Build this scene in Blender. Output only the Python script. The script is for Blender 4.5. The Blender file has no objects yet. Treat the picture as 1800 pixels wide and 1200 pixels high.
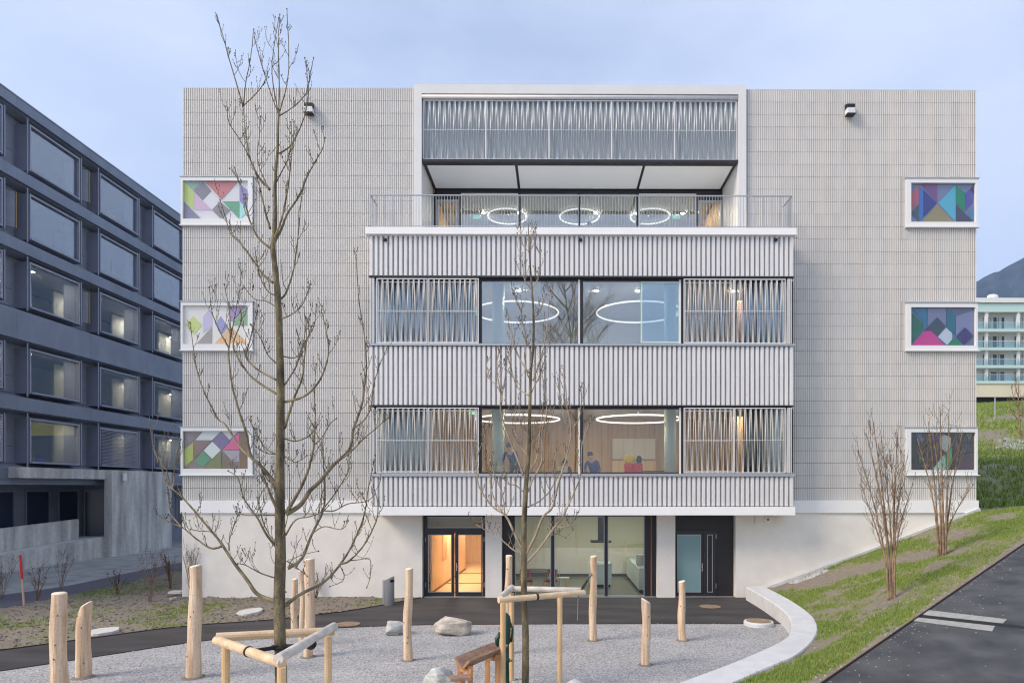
import bpy, bmesh, math, random
import numpy as np
from mathutils import Vector, Matrix, noise as mnoise

# ---------------------------------------------------------------- camera, sky, sun, exposure
S = bpy.context.scene
COL = S.collection
CAM = Vector((0.0, -24.0, 3.9)); YAW = math.radians(0.35)
FPX, PPX, PPY = 1200.0, 982.0, 855.0
cd = bpy.data.cameras.new('camera'); cam = bpy.data.objects.new('camera', cd); COL.objects.link(cam)
cam.location = CAM; cam.rotation_euler = (math.radians(90), 0, -YAW)
cd.sensor_width = 36; cd.lens = 24.0; cd.shift_x = -(PPX-900)/1800; cd.shift_y = (PPY-600)/1800
cd.clip_start = 0.1; cd.clip_end = 9000
S.camera = cam

SUN_EL, SUN_AZ = 38.0, -64.0       # azimuth measured from -Y (behind the camera) towards +X
sd = Vector((math.sin(math.radians(SUN_AZ))*math.cos(math.radians(SUN_EL)),
             -math.cos(math.radians(SUN_AZ))*math.cos(math.radians(SUN_EL)), math.sin(math.radians(SUN_EL))))
sl = bpy.data.lights.new('sun', 'SUN'); sl.energy = 1.5; sl.angle = math.radians(26); sl.color = (1.0, 0.87, 0.71)
so = bpy.data.objects.new('sun', sl); COL.objects.link(so)
so.rotation_euler = sd.to_track_quat('Z', 'Y').to_euler(); so.location = (-40, -60, 60)

W = bpy.data.worlds.new('World'); S.world = W; W.use_nodes = True
nt = W.node_tree; N = nt.nodes; L = nt.links; N.clear()
wo = N.new('ShaderNodeOutputWorld'); bg = N.new('ShaderNodeBackground'); bg.inputs['Strength'].default_value = 0.082
sky = N.new('ShaderNodeTexSky'); sky.sky_type = 'NISHITA'; sky.sun_disc = False
sky.sun_elevation = math.radians(SUN_EL); sky.sun_rotation = math.atan2(sd.x, sd.y)
sky.air_density = 1.0; sky.dust_density = 1.2; sky.ozone_density = 1.5
tc = N.new('ShaderNodeTexCoord'); mp = N.new('ShaderNodeMapping'); mp.inputs['Scale'].default_value = (1.2, 1.2, 3.2)
mp.inputs['Location'].default_value = (3.1, 0.7, 0.35)
nz = N.new('ShaderNodeTexNoise'); nz.inputs['Scale'].default_value = 1.5; nz.inputs['Detail'].default_value = 6; nz.inputs['Roughness'].default_value = 0.55
mr = N.new('ShaderNodeMapRange'); mr.inputs['From Min'].default_value = 0.38; mr.inputs['From Max'].default_value = 0.68
mr.inputs['To Min'].default_value = 0.48; mr.inputs['To Max'].default_value = 0.9
mx = N.new('ShaderNodeMix'); mx.data_type = 'RGBA'
mx.inputs['B'].default_value = (4.1, 4.55, 5.75, 1)      # thin pale cloud
L.new(tc.outputs['Generated'], mp.inputs['Vector']); L.new(mp.outputs['Vector'], nz.inputs['Vector'])
L.new(nz.outputs['Fac'], mr.inputs['Value']); L.new(mr.outputs['Result'], mx.inputs['Factor'])
L.new(sky.outputs['Color'], mx.inputs['A']); L.new(mx.outputs['Result'], bg.inputs['Color']); L.new(bg.outputs['Background'], wo.inputs['Surface'])

vs = S.view_settings; vs.view_transform = 'Standard'; vs.look = 'None'; vs.gamma = 1.0; vs.use_curve_mapping = False
vs.exposure = 1.34
S.cycles.use_denoising = True; S.cycles.pixel_filter_type = 'BLACKMAN_HARRIS'; S.cycles.filter_width = 1.15
S.cycles.max_bounces = 8; S.cycles.transparent_max_bounces = 16; S.cycles.sample_clamp_indirect = 6.0
random.seed(7)

# ---------------------------------------------------------------- pixel <-> place (a pixel gives a direction, the plane it lies on gives the distance)
_f = Vector((math.sin(YAW), math.cos(YAW), 0)); _r = Vector((math.cos(YAW), -math.sin(YAW), 0)); _u = Vector((0, 0, 1))
def ray(px, py): return _f + _r*((px-PPX)/FPX) + _u*((PPY-py)/FPX)
def PY(px, py, Y):
    d = ray(px, py); return CAM + d*((Y-CAM.y)/d.y)
def PZ(px, py, z=0.0):
    d = ray(px, py); return CAM + d*((z-CAM.z)/d.z)
def PX(px, py, X):
    d = ray(px, py); return CAM + d*((X-CAM.x)/d.x)
def PD(px, py, depth): return CAM + ray(px, py)*depth
def FX(px, Y=0.0): return PY(px, 600, Y).x
def FZ(py, Y=0.0, px=1000): return PY(px, py, Y).z

# ---------------------------------------------------------------- materials
def lin(c):
    return tuple(((v/255.0)/12.92 if v/255.0 <= 0.04045 else ((v/255.0+0.055)/1.055)**2.4) for v in c)
MATS = {}
def mat(name, col, rough=0.6, metal=0.0, var=0.0, scale=5.0, bump=0.0, bscale=40.0, spec=0.5, stretch=(1, 1, 1), coat=0.0,
        col2=None, detail=4.0, spot=0.0, spotscale=60.0, trans=0.0, lo=0.35, hi=0.65):
    m = bpy.data.materials.new(name); m.use_nodes = True; MATS[name] = m
    t = m.node_tree; n = t.nodes; l = t.links; b = n['Principled BSDF']
    b.inputs['Base Color'].default_value = (*col, 1); b.inputs['Roughness'].default_value = rough
    b.inputs['Metallic'].default_value = metal; b.inputs['Specular IOR Level'].default_value = spec
    b.inputs['Coat Weight'].default_value = coat
    if trans: b.inputs['Transmission Weight'].default_value = trans
    if var or col2 or bump or spot:
        g = n.new('ShaderNodeNewGeometry'); mpn = n.new('ShaderNodeMapping'); mpn.inputs['Scale'].default_value = stretch
        l.new(g.outputs['Position'], mpn.inputs['Vector'])
        last = None
        if var or col2:
            z = n.new('ShaderNodeTexNoise'); z.inputs['Scale'].default_value = scale; z.inputs['Detail'].default_value = detail
            l.new(mpn.outputs['Vector'], z.inputs['Vector'])
            r = n.new('ShaderNodeMapRange'); r.inputs['From Min'].default_value = lo; r.inputs['From Max'].default_value = hi
            l.new(z.outputs['Fac'], r.inputs['Value'])
            x = n.new('ShaderNodeMix'); x.data_type = 'RGBA'
            c2 = col2 if col2 else tuple(c*(1+var) for c in col)
            c1 = col if col2 else tuple(c*(1-var) for c in col)
            x.inputs['A'].default_value = (*c1, 1); x.inputs['B'].default_value = (*c2, 1)
            l.new(r.outputs['Result'], x.inputs['Factor']); last = x.outputs['Result']
        if spot:
            z2 = n.new('ShaderNodeTexNoise'); z2.inputs['Scale'].default_value = spotscale; z2.inputs['Detail'].default_value = 3
            l.new(g.outputs['Position'], z2.inputs['Vector'])
            r2 = n.new('ShaderNodeMapRange'); r2.inputs['From Min'].default_value = 0.3; r2.inputs['From Max'].default_value = 0.7
            r2.inputs['To Min'].default_value = 1-spot; r2.inputs['To Max'].default_value = 1+spot
            l.new(z2.outputs['Fac'], r2.inputs['Value'])
            vm = n.new('ShaderNodeVectorMath'); vm.operation = 'SCALE'
            if last: l.new(last, vm.inputs[0])
            else: vm.inputs[0].default_value = col
            l.new(r2.outputs['Result'], vm.inputs['Scale']); last = vm.outputs['Vector']
        if last: l.new(last, b.inputs['Base Color'])
        if bump:
            z3 = n.new('ShaderNodeTexNoise'); z3.inputs['Scale'].default_value = bscale; z3.inputs['Detail'].default_value = 4
            l.new(mpn.outputs['Vector'], z3.inputs['Vector'])
            bp = n.new('ShaderNodeBump'); bp.inputs['Strength'].default_value = bump; bp.inputs['Distance'].default_value = 0.02
            l.new(z3.outputs['Fac'], bp.inputs['Height']); l.new(bp.outputs['Normal'], b.inputs['Normal'])
    return m
def emis(name, col, strength):
    m = bpy.data.materials.new(name); m.use_nodes = True; MATS[name] = m
    t = m.node_tree; n = t.nodes; b = n['Principled BSDF']
    b.inputs['Base Color'].default_value = (0.8, 0.8, 0.8, 1)
    b.inputs['Emission Color'].default_value = (*col, 1); b.inputs['Emission Strength'].default_value = strength
    return m
def glass(name, tint=(0.9, 0.95, 0.95), base=0.06, power=0.9, rough=0.0):
    m = bpy.data.materials.new(name); m.use_nodes = True; MATS[name] = m
    t = m.node_tree; n = t.nodes; l = t.links; n.clear()
    o = n.new('ShaderNodeOutputMaterial'); mxs = n.new('ShaderNodeMixShader'); tr = n.new('ShaderNodeBsdfTransparent')
    gl = n.new('ShaderNodeBsdfGlossy'); fr = n.new('ShaderNodeFresnel'); ma = n.new('ShaderNodeMath'); ma.operation = 'MULTIPLY_ADD'
    fr.inputs['IOR'].default_value = 1.5; ma.inputs[1].default_value = power; ma.inputs[2].default_value = base
    tr.inputs['Color'].default_value = (*tint, 1); gl.inputs['Color'].default_value = (0.95, 0.97, 1, 1); gl.inputs['Roughness'].default_value = rough
    l.new(fr.outputs['Fac'], ma.inputs[0]); l.new(ma.outputs['Value'], mxs.inputs['Fac'])
    l.new(tr.outputs['BSDF'], mxs.inputs[1]); l.new(gl.outputs['BSDF'], mxs.inputs[2]); l.new(mxs.outputs['Shader'], o.inputs['Surface'])
    return m

mat('concrete', lin((236, 229, 219)), 0.85, var=0.05, scale=1.3, bump=0.25, bscale=30, spot=0.05, spotscale=25)
mat('concrete_kerb', lin((206, 206, 206)), 0.8, var=0.06, scale=2.5, bump=0.2, bscale=60, spot=0.06, spotscale=40)
mat('white_band', lin((244, 242, 239)), 0.6, var=0.02, scale=2)
mat('white_frame', lin((222, 220, 218)), 0.5, var=0.02, scale=1.5)
mat('white_paint', lin((232, 231, 228)), 0.4)
mat('soffit_panel', lin((247, 251, 252)), 0.35)
mat('aluminium', lin((227, 224, 222)), 0.40, metal=0.18, var=0.04, scale=6, stretch=(1, 1, 0.15))
mat('steel_grey', lin((178, 180, 183)), 0.4, metal=0.5)
mat('screen_metal', lin((196, 190, 182)), 0.5, metal=0.1)
mat('dark_frame', lin((42, 40, 44)), 0.4, var=0.05, scale=3)
mat('black_panel', lin((38, 33, 36)), 0.45, var=0.08, scale=2)
mat('dark_gap', lin((30, 30, 32)), 0.8)
mat('black_metal', lin((24, 24, 28)), 0.45)
mat('grey_back', lin((182, 188, 192)), 0.7)
mat('top_slat', lin((176, 182, 186)), 0.5, metal=0.1)
mat('slate_metal', lin((124, 132, 148)), 0.5, metal=0.25, var=0.10, scale=0.9, stretch=(1, 1, 0.5), spot=0.04, spotscale=8)
mat('slate_side', lin((134, 140, 153)), 0.55, metal=0.15, var=0.06, scale=2)
mat('slate_frame', lin((144, 148, 164)), 0.45, metal=0.3, var=0.04, scale=2)
mat('slate_dark', lin((58, 60, 72)), 0.6)
mat('gold_edge', lin((160, 130, 50)), 0.4, metal=0.4)
mat('old_concrete', lin((186, 185, 181)), 0.9, var=0.30, scale=1.2, stretch=(1.5, 1.5, 0.22), bump=0.3, bscale=25, spot=0.10, spotscale=7, detail=7)
mat('asphalt', lin((52, 49, 50)), 0.85, col2=lin((74, 70, 70)), scale=0.9, stretch=(0.5, 1.6, 1), bump=0.35, bscale=180, spot=0.2, spotscale=130)
mat('asphalt_path', lin((56, 57, 61)), 0.8, col2=lin((90, 92, 92)), scale=1.6, bump=0.6, bscale=110, spot=0.30, spotscale=110, detail=12, lo=0.3, hi=0.75)
mat('path_asphalt_old', lin((92, 90, 100)), 0.85, var=0.08, scale=1.5, bump=0.3, bscale=150, spot=0.15, spotscale=90)
mat('soil', lin((104, 96, 86)), 0.95, col2=lin((146, 138, 128)), scale=1.6, bump=1.0, bscale=22, spot=0.3, spotscale=18, detail=8)
mat('grit', lin((140, 142, 142)), 0.95, col2=lin((168, 168, 166)), scale=1.2, bump=0.6, bscale=60, spot=0.18, spotscale=40)
mat('pebble', lin((176, 174, 170)), 0.8, var=0.25, scale=15)
mat('strip_paint', lin((156, 156, 152)), 0.8, var=0.10, scale=9, spot=0.15, spotscale=60)
mat('boulder', lin((166, 166, 160)), 0.85, col2=lin((206, 206, 202)), scale=3.5, stretch=(1, 1, 2.5), bump=0.9, bscale=16, spot=0.12, spotscale=30)
mat('boulder_warm', lin((156, 148, 138)), 0.85, col2=lin((206, 196, 184)), scale=3.0, stretch=(1, 1, 3), bump=0.9, bscale=14, spot=0.14, spotscale=30)
mat('slab_stone', lin((205, 202, 196)), 0.8, var=0.06, scale=6)
mat('robinia', lin((192, 160, 128)), 0.7, col2=lin((230, 204, 174)), scale=14, stretch=(1, 1, 0.07), bump=0.8, bscale=34, spot=0.09, spotscale=22, detail=7)
mat('robinia_end', lin((236, 218, 196)), 0.75, var=0.06, scale=30)
mat('knot', lin((120, 84, 54)), 0.8)
mat('stake_wood', lin((210, 170, 120)), 0.65, col2=lin((228, 194, 146)), scale=8, stretch=(1, 1, 0.15), spot=0.06, spotscale=30)
mat('rail_wood', lin((208, 176, 138)), 0.65, col2=lin((226, 200, 166)), scale=12, stretch=(0.4, 0.4, 1), spot=0.08, spotscale=30)
mat('rail_grey', lin((190, 182, 172)), 0.65, col2=lin((224, 214, 200)), scale=12, stretch=(0.4, 0.4, 1))
mat('larch', lin((188, 132, 84)), 0.65, col2=lin((212, 158, 108)), scale=10, stretch=(1, 1, 0.2), spot=0.08)
mat('larch_weathered', lin((140, 108, 88)), 0.75, col2=lin((168, 136, 114)), scale=14, stretch=(0.3, 0.5, 1), spot=0.1)
mat('pump_green', lin((14, 62, 48)), 0.35, coat=0.3)
mat('strap', lin((34, 34, 38)), 0.8)
mat('bark', lin((72, 64, 50)), 0.9, col2=lin((136, 122, 92)), scale=7, stretch=(1, 1, 0.4), bump=0.9, bscale=40, spot=0.25, spotscale=40)
mat('branch', lin((104, 92, 76)), 0.8, col2=lin((158, 146, 116)), scale=5, bump=0.3, bscale=60)
mat('branch_pale', lin((140, 122, 104)), 0.8, col2=lin((176, 160, 136)), scale=5)
mat('lichen_branch', lin((88, 78, 64)), 0.85, col2=lin((146, 132, 102)), scale=6, bump=0.4, bscale=60)
mat('bud', lin((58, 44, 42)), 0.7)
mat('shrub_bark', lin((112, 92, 74)), 0.8, col2=lin((156, 132, 104)), scale=7)
mat('dry_twig', lin((140, 122, 106)), 0.85, col2=lin((120, 98, 88)), scale=5)
mat('rust_cover', lin((134, 112, 90)), 0.75, col2=lin((158, 136, 112)), scale=6, bump=0.5, bscale=40)
mat('stainless', lin((188, 190, 194)), 0.28, metal=0.85, var=0.04, scale=3, stretch=(1, 1, 0.1))
mat('red_paint', lin((206, 40, 34)), 0.5)
mat('stake_white', lin((196, 168, 146)), 0.7, var=0.08, scale=20)
mat('interior_white', lin((226, 222, 214)), 0.7)
mat('interior_ceiling', lin((214, 212, 206)), 0.8)
mat('interior_wood', lin((214, 184, 144)), 0.5, col2=lin((200, 164, 122)), scale=2, stretch=(4, 4, 0.25))
mat('warm_wood', lin((236, 206, 164)), 0.45, col2=lin((222, 186, 140)), scale=2.2, stretch=(3, 3, 0.25))
mat('brown_beam', lin((120, 92, 62)), 0.5)
mat('interior_floor', lin((150, 140, 126)), 0.35)
mat('warm_floor', lin((230, 200, 156)), 0.35, var=0.04, scale=4)
mat('brown_stripe', lin((128, 90, 62)), 0.6)
mat('kitchen_wall', lin((196, 194, 172)), 0.6)
mat('kitchen_floor', lin((132, 134, 124)), 0.3)
mat('kitchen_white', lin((226, 236, 230)), 0.3)
mat('mint_column', lin((190, 208, 200)), 0.5)
mat('curtain', lin((196, 210, 218)), 0.8)
mat('curtain_warm', lin((178, 166, 152)), 0.8)
mat('chair_cream', lin((226, 216, 186)), 0.5)
mat('chair_red', lin((210, 36, 40)), 0.6)
mat('cushion_yellow', lin((236, 196, 40)), 0.6)
mat('cushion_beige', lin((206, 184, 150)), 0.85, var=0.1, scale=20)
mat('cushion_blue', lin((48, 74, 140)), 0.7)
mat('table_dark', lin((62, 50, 54)), 0.35)
mat('cloth_blue', lin((52, 76, 130)), 0.85, var=0.1, scale=12)
mat('cloth_navy', lin((40, 46, 84)), 0.85)
mat('cloth_dark', lin((44, 44, 52)), 0.85)
mat('skin', lin((206, 160, 136)), 0.6)
mat('hair_dark', lin((42, 34, 32)), 0.6)
mat('ochre', lin((190, 146, 62)), 0.6)
mat('office_wall', lin((150, 146, 138)), 0.7)
mat('office_dark', lin((66, 66, 72)), 0.8)
mat('far_white', lin((226, 228, 228)), 0.6, var=0.03, scale=0.3)
mat('far_beige', lin((222, 212, 188)), 0.7, var=0.03, scale=0.3)
mat('far_window', lin((52, 62, 84)), 0.15)
mat('far_curtain', lin((200, 206, 202)), 0.8)
mat('far_teal', lin((194, 218, 214)), 0.25)
mat('far_roof', lin((210, 208, 206)), 0.6)
mat('green_sign', lin((30, 130, 90)), 0.5)
emis('lamp_ring', (1.0, 0.82, 0.70), 0.62)
emis('lamp_ring_top', (1.0, 0.86, 0.76), 0.62)
emis('lamp_warm', (1.0, 0.80, 0.58), 30.0)
emis('lamp_kitchen', (1.0, 0.95, 0.82), 16.0)
emis('downlight', (1.0, 0.82, 0.56), 310.0)
emis('office_fill_strip', (1.0, 0.90, 0.72), 26.0)
emis('lamp_spot', (1.0, 0.80, 0.62), 8.0)
emis('exit_glow', (0.06, 0.55, 0.30), 0.55)
glass('glass_clear', (0.95, 0.97, 0.96), 0.025, 0.8)
glass('glass_upper', (0.80, 0.88, 0.92), 0.17, 0.9)
glass('glass_sash', (0.78, 0.88, 0.92), 0.14, 0.9)
glass('glass_dark', (0.90, 0.92, 0.93), 0.015, 0.6)
glass('glass_art', (0.99, 0.99, 0.99), 0.0, 0.3)
glass('glass_teal', (0.80, 0.93, 0.92), 0.05, 0.8)
mat('gravel_contact_shade', lin((132, 122, 112)), 0.95, var=0.2, scale=30, bump=0.8, bscale=60)  # brownish earth at post feet, darkened for contact shade as well
mat('frosted_teal', lin((126, 158, 160)), 0.25, coat=0.6)

def special_materials():
    # ceramic tile: one shade per tile, read from its place on the wall grid
    m = mat('ceramic', lin((206, 204, 200)), 0.55)
    n = m.node_tree.nodes; l = m.node_tree.links; b = n['Principled BSDF']
    g = n.new('ShaderNodeNewGeometry'); sn = n.new('ShaderNodeVectorMath'); sn.operation = 'SNAP'; sn.inputs[1].default_value = (0.3, 9.0, 0.4388)
    of = n.new('ShaderNodeVectorMath'); of.operation = 'ADD'; of.inputs[1].default_value = (40.0, 4.0, 40.0)
    l.new(g.outputs['Position'], of.inputs[0]); l.new(of.outputs['Vector'], sn.inputs[0])
    wn = n.new('ShaderNodeTexWhiteNoise'); wn.noise_dimensions = '3D'; l.new(sn.outputs['Vector'], wn.inputs['Vector'])
    nz = n.new('ShaderNodeTexNoise'); nz.inputs['Scale'].default_value = 0.35; nz.inputs['Detail'].default_value = 3; l.new(g.outputs['Position'], nz.inputs['Vector'])
    ad = n.new('ShaderNodeMath'); ad.operation = 'MULTIPLY_ADD'; ad.inputs[1].default_value = 0.06; ad.inputs[2].default_value = 0.90
    l.new(wn.outputs['Value'], ad.inputs[0])
    a2 = n.new('ShaderNodeMath'); a2.operation = 'MULTIPLY_ADD'; a2.inputs[1].default_value = 0.14; l.new(nz.outputs['Fac'], a2.inputs[0]); l.new(ad.outputs['Value'], a2.inputs[2])
    sc = n.new('ShaderNodeVectorMath'); sc.operation = 'SCALE'; sc.inputs[0].default_value = lin((219, 215, 209))
    l.new(a2.outputs['Value'], sc.inputs['Scale']); l.new(sc.outputs['Vector'], b.inputs['Base Color'])
    # gravel
    m = mat('gravel', lin((170, 170, 172)), 0.95)
    n = m.node_tree.nodes; l = m.node_tree.links; b = n['Principled BSDF']
    g = n.new('ShaderNodeNewGeometry'); v = n.new('ShaderNodeTexVoronoi'); v.inputs['Scale'].default_value = 42; l.new(g.outputs['Position'], v.inputs['Vector'])
    sp = n.new('ShaderNodeSeparateColor'); l.new(v.outputs['Color'], sp.inputs['Color'])
    cr = n.new('ShaderNodeValToRGB'); cr.color_ramp.elements[0].color = (*lin((128, 127, 129)), 1); cr.color_ramp.elements[1].color = (*lin((200, 198, 196)), 1)
    e = cr.color_ramp.elements.new(0.5); e.color = (*lin((164, 163, 164)), 1)
    l.new(sp.outputs['Red'], cr.inputs['Fac'])
    nz = n.new('ShaderNodeTexNoise'); nz.inputs['Scale'].default_value = 0.8; nz.inputs['Detail'].default_value = 6; l.new(g.outputs['Position'], nz.inputs['Vector'])
    r = n.new('ShaderNodeMapRange'); r.inputs['From Min'].default_value = 0.3; r.inputs['From Max'].default_value = 0.7; r.inputs['To Min'].default_value = 0.86; r.inputs['To Max'].default_value = 1.08
    l.new(nz.outputs['Fac'], r.inputs['Value'])
    sc = n.new('ShaderNodeVectorMath'); sc.operation = 'SCALE'; l.new(cr.outputs['Color'], sc.inputs[0]); l.new(r.outputs['Result'], sc.inputs['Scale'])
    l.new(sc.outputs['Vector'], b.inputs['Base Color'])
    bp = n.new('ShaderNodeBump'); bp.inputs['Strength'].default_value = 0.8; bp.inputs['Distance'].default_value = 0.012; bp.invert = True
    l.new(v.outputs['Distance'], bp.inputs['Height']); l.new(bp.outputs['Normal'], b.inputs['Normal'])
    # turf: bare earth and grass by the painted cover attribute
    m = mat('turf', lin((120, 110, 96)), 0.95)
    n = m.node_tree.nodes; l = m.node_tree.links; b = n['Principled BSDF']
    at = n.new('ShaderNodeAttribute'); at.attribute_name = 'cover'
    g = n.new('ShaderNodeNewGeometry')
    nz = n.new('ShaderNodeTexNoise'); nz.inputs['Scale'].default_value = 9; nz.inputs['Detail'].default_value = 8; l.new(g.outputs['Position'], nz.inputs['Vector'])
    c1 = n.new('ShaderNodeMix'); c1.data_type = 'RGBA'; c1.inputs['A'].default_value = (*lin((92, 84, 76)), 1); c1.inputs['B'].default_value = (*lin((158, 146, 130)), 1); l.new(nz.outputs['Fac'], c1.inputs['Factor'])
    c2 = n.new('ShaderNodeMix'); c2.data_type = 'RGBA'; c2.inputs['A'].default_value = (*lin((92, 106, 46)), 1); c2.inputs['B'].default_value = (*lin((150, 150, 84)), 1); l.new(nz.outputs['Fac'], c2.inputs['Factor'])
    c3 = n.new('ShaderNodeMix'); c3.data_type = 'RGBA'; l.new(at.outputs['Fac'], c3.inputs['Factor']); l.new(c1.outputs['Result'], c3.inputs['A']); l.new(c2.outputs['Result'], c3.inputs['B'])
    l.new(c3.outputs['Result'], b.inputs['Base Color'])
    bp = n.new('ShaderNodeBump'); bp.inputs['Strength'].default_value = 1.0; bp.inputs['Distance'].default_value = 0.05
    l.new(nz.outputs['Fac'], bp.inputs['Height']); l.new(bp.outputs['Normal'], b.inputs['Normal'])
    # grass blades
    m = mat('grass_blade', lin((104, 128, 56)), 0.7)
    n = m.node_tree.nodes; l = m.node_tree.links; b = n['Principled BSDF']
    g = n.new('ShaderNodeNewGeometry'); cr = n.new('ShaderNodeValToRGB')
    cr.color_ramp.elements[0].color = (*lin((84, 110, 38)), 1); cr.color_ramp.elements[1].color = (*lin((164, 164, 96)), 1)
    e = cr.color_ramp.elements.new(0.6); e.color = (*lin((118, 148, 52)), 1)
    l.new(g.outputs['Random Per Island'], cr.inputs['Fac']); l.new(cr.outputs['Color'], b.inputs['Base Color'])
    # forested mountain
    m = mat('forest', lin((52, 62, 50)), 0.95)
    n = m.node_tree.nodes; l = m.node_tree.links; b = n['Principled BSDF']
    g = n.new('ShaderNodeNewGeometry'); nz = n.new('ShaderNodeTexNoise'); nz.inputs['Scale'].default_value = 0.02; nz.inputs['Detail'].default_value = 10; nz.inputs['Roughness'].default_value = 0.7
    l.new(g.outputs['Position'], nz.inputs['Vector'])
    cr = n.new('ShaderNodeValToRGB'); cr.color_ramp.elements[0].position = 0.35; cr.color_ramp.elements[1].position = 0.75
    cr.color_ramp.elements[0].color = (*lin((24, 34, 40)), 1); cr.color_ramp.elements[1].color = (*lin((70, 78, 82)), 1)
    l.new(nz.outputs['Fac'], cr.inputs['Fac']); l.new(cr.outputs['Color'], b.inputs['Base Color'])
special_materials()
def M(k): return MATS[k]

# ---------------------------------------------------------------- mesh helpers
ORG = {}
class MB:
    def __init__(s): s.v = []; s.f = []
    def box(s, x0, x1, y0, y1, z0, z1):
        o = len(s.v)
        s.v += [(x0, y0, z0), (x1, y0, z0), (x1, y1, z0), (x0, y1, z0), (x0, y0, z1), (x1, y0, z1), (x1, y1, z1), (x0, y1, z1)]
        s.f += [(o, o+3, o+2, o+1), (o+4, o+5, o+6, o+7), (o, o+1, o+5, o+4), (o+1, o+2, o+6, o+5), (o+2, o+3, o+7, o+6), (o+3, o, o+4, o+7)]
        return s
    def beam(s, a, b, w, h, up=(0, 0, 1)):
        a = Vector(a); b = Vector(b); d = (b-a).normalized(); u = Vector(up)
        if abs(d.dot(u)) > 0.98: u = Vector((0, 1, 0))
        r = d.cross(u).normalized()*(w/2); t = r.cross(d).normalized()*(h/2); o = len(s.v)
        for p in (a, b):
            s.v += [tuple(p-r-t), tuple(p+r-t), tuple(p+r+t), tuple(p-r+t)]
        s.f += [(o, o+1, o+2, o+3), (o+7, o+6, o+5, o+4), (o, o+4, o+5, o+1), (o+1, o+5, o+6, o+2), (o+2, o+6, o+7, o+3), (o+3, o+7, o+4, o)]
        return s
    def prism(s, pts, off):       # polygon pts (3D) extruded by vector off
        o = len(s.v); n = len(pts); off = Vector(off)
        s.v += [tuple(p) for p in pts] + [tuple(Vector(p)+off) for p in pts]
        s.f += [tuple(range(o, o+n)), tuple(range(o+2*n-1, o+n-1, -1))]
        for i in range(n):
            j = (i+1) % n; s.f.append((o+i, o+n+i, o+n+j, o+j))
        return s
    def tube(s, pts, rad, n=6, cap=True):
        pts = [Vector(p) for p in pts]; o = len(s.v); m = len(pts)
        if not hasattr(rad, '__len__'): rad = [rad]*m
        prev = None
        for i, p in enumerate(pts):
            d = (pts[min(i+1, m-1)]-pts[max(i-1, 0)])
            d = d.normalized() if d.length > 1e-9 else Vector((0, 0, 1))
            if prev is None:
                a = Vector((1, 0, 0)) if abs(d.x) < 0.9 else Vector((0, 1, 0)); r = (a - d*a.dot(d)).normalized()
            else:
                r = prev - d*prev.dot(d); r = r.normalized() if r.length > 1e-6 else d.orthogonal().normalized()
            prev = r; t = d.cross(r)
            for k in range(n):
                an = 2*math.pi*k/n; s.v.append(tuple(p + (r*math.cos(an)+t*math.sin(an))*rad[i]))
        for i in range(m-1):
            for k in range(n):
                a = o+i*n+k; b = o+i*n+(k+1) % n; s.f.append((a, b, b+n, a+n))
        if cap:
            s.f.append(tuple(range(o+n-1, o-1, -1))); s.f.append(tuple(range(o+(m-1)*n, o+m*n)))
        return s
    def lathe(s, c, prof, n=24):      # prof: list of (r, z)
        o = len(s.v); m = len(prof)
        for r, z in prof:
            for k in range(n):
                a = 2*math.pi*k/n; s.v.append((c[0]+r*math.cos(a), c[1]+r*math.sin(a), c[2]+z))
        for i in range(m-1):
            for k in range(n):
                a = o+i*n+k; b = o+i*n+(k+1) % n; s.f.append((a, b, b+n, a+n))
        s.f.append(tuple(range(o+n-1, o-1, -1))); s.f.append(tuple(range(o+(m-1)*n, o+m*n)))
        return s
    def blob(s, c, r, seg=10, rings=6, jitter=0.0, rnd=None, flat=None):
        o = len(s.v); rx, ry, rz = r
        s.v.append((c[0], c[1], c[2]-rz))
        for i in range(1, rings):
            th = math.pi*i/rings
            for k in range(seg):
                a = 2*math.pi*k/seg; j = 1+(rnd.uniform(-jitter, jitter) if rnd else 0)
                z = -math.cos(th)*rz*j
                if flat is not None: z = min(z, flat)
                s.v.append((c[0]+math.sin(th)*math.cos(a)*rx*j, c[1]+math.sin(th)*math.sin(a)*ry*j, c[2]+z))
        s.v.append((c[0], c[1], c[2]+(rz if flat is None else min(rz, flat))))
        e = len(s.v)-1
        for k in range(seg): s.f.append((o, o+1+(k+1) % seg, o+1+k))
        for i in range(rings-2):
            for k in range(seg):
                a = o+1+i*seg+k; b = o+1+i*seg+(k+1) % seg; s.f.append((a, b, b+seg, a+seg))
        q = o+1+(rings-2)*seg
        for k in range(seg): s.f.append((q+k, q+(k+1) % seg, e))
        return s
    def mesh(s, name, org=(0, 0, 0), smooth=False):
        me = bpy.data.meshes.new(name); ox, oy, oz = org
        me.from_pydata([(x-ox, y-oy, z-oz) for x, y, z in s.v], [], s.f); me.update()
        if smooth: me.shade_smooth()
        return me
    def build(s, name, m, parent=None, smooth=False, org=None, kind=None):
        if parent is not None: g = ORG[parent.name]
        else: g = tuple(org) if org is not None else (0, 0, 0)
        me = s.mesh(name, g, smooth)
        me.materials.append(M(m) if isinstance(m, str) else m)
        o = bpy.data.objects.new(name, me); COL.objects.link(o)
        if parent is not None: o.parent = parent
        else: o.location = g
        ORG[o.name] = g
        if kind: o['kind'] = kind
        return o
def tag(o, label, cat, group=None):
    o['label'] = label; o['category'] = cat
    if group: o['group'] = group
    return o
def thing(name, loc, label, cat, group=None):
    o = bpy.data.objects.new(name, None); COL.objects.link(o); o.location = loc; o.empty_display_size = 0.2
    ORG[o.name] = tuple(loc); return tag(o, label, cat, group)
def struct(o): o['kind'] = 'structure'; return o
def box(name, m, parent, x0, x1, y0, y1, z0, z1): return MB().box(x0, x1, y0, y1, z0, z1).build(name, m, parent)
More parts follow.
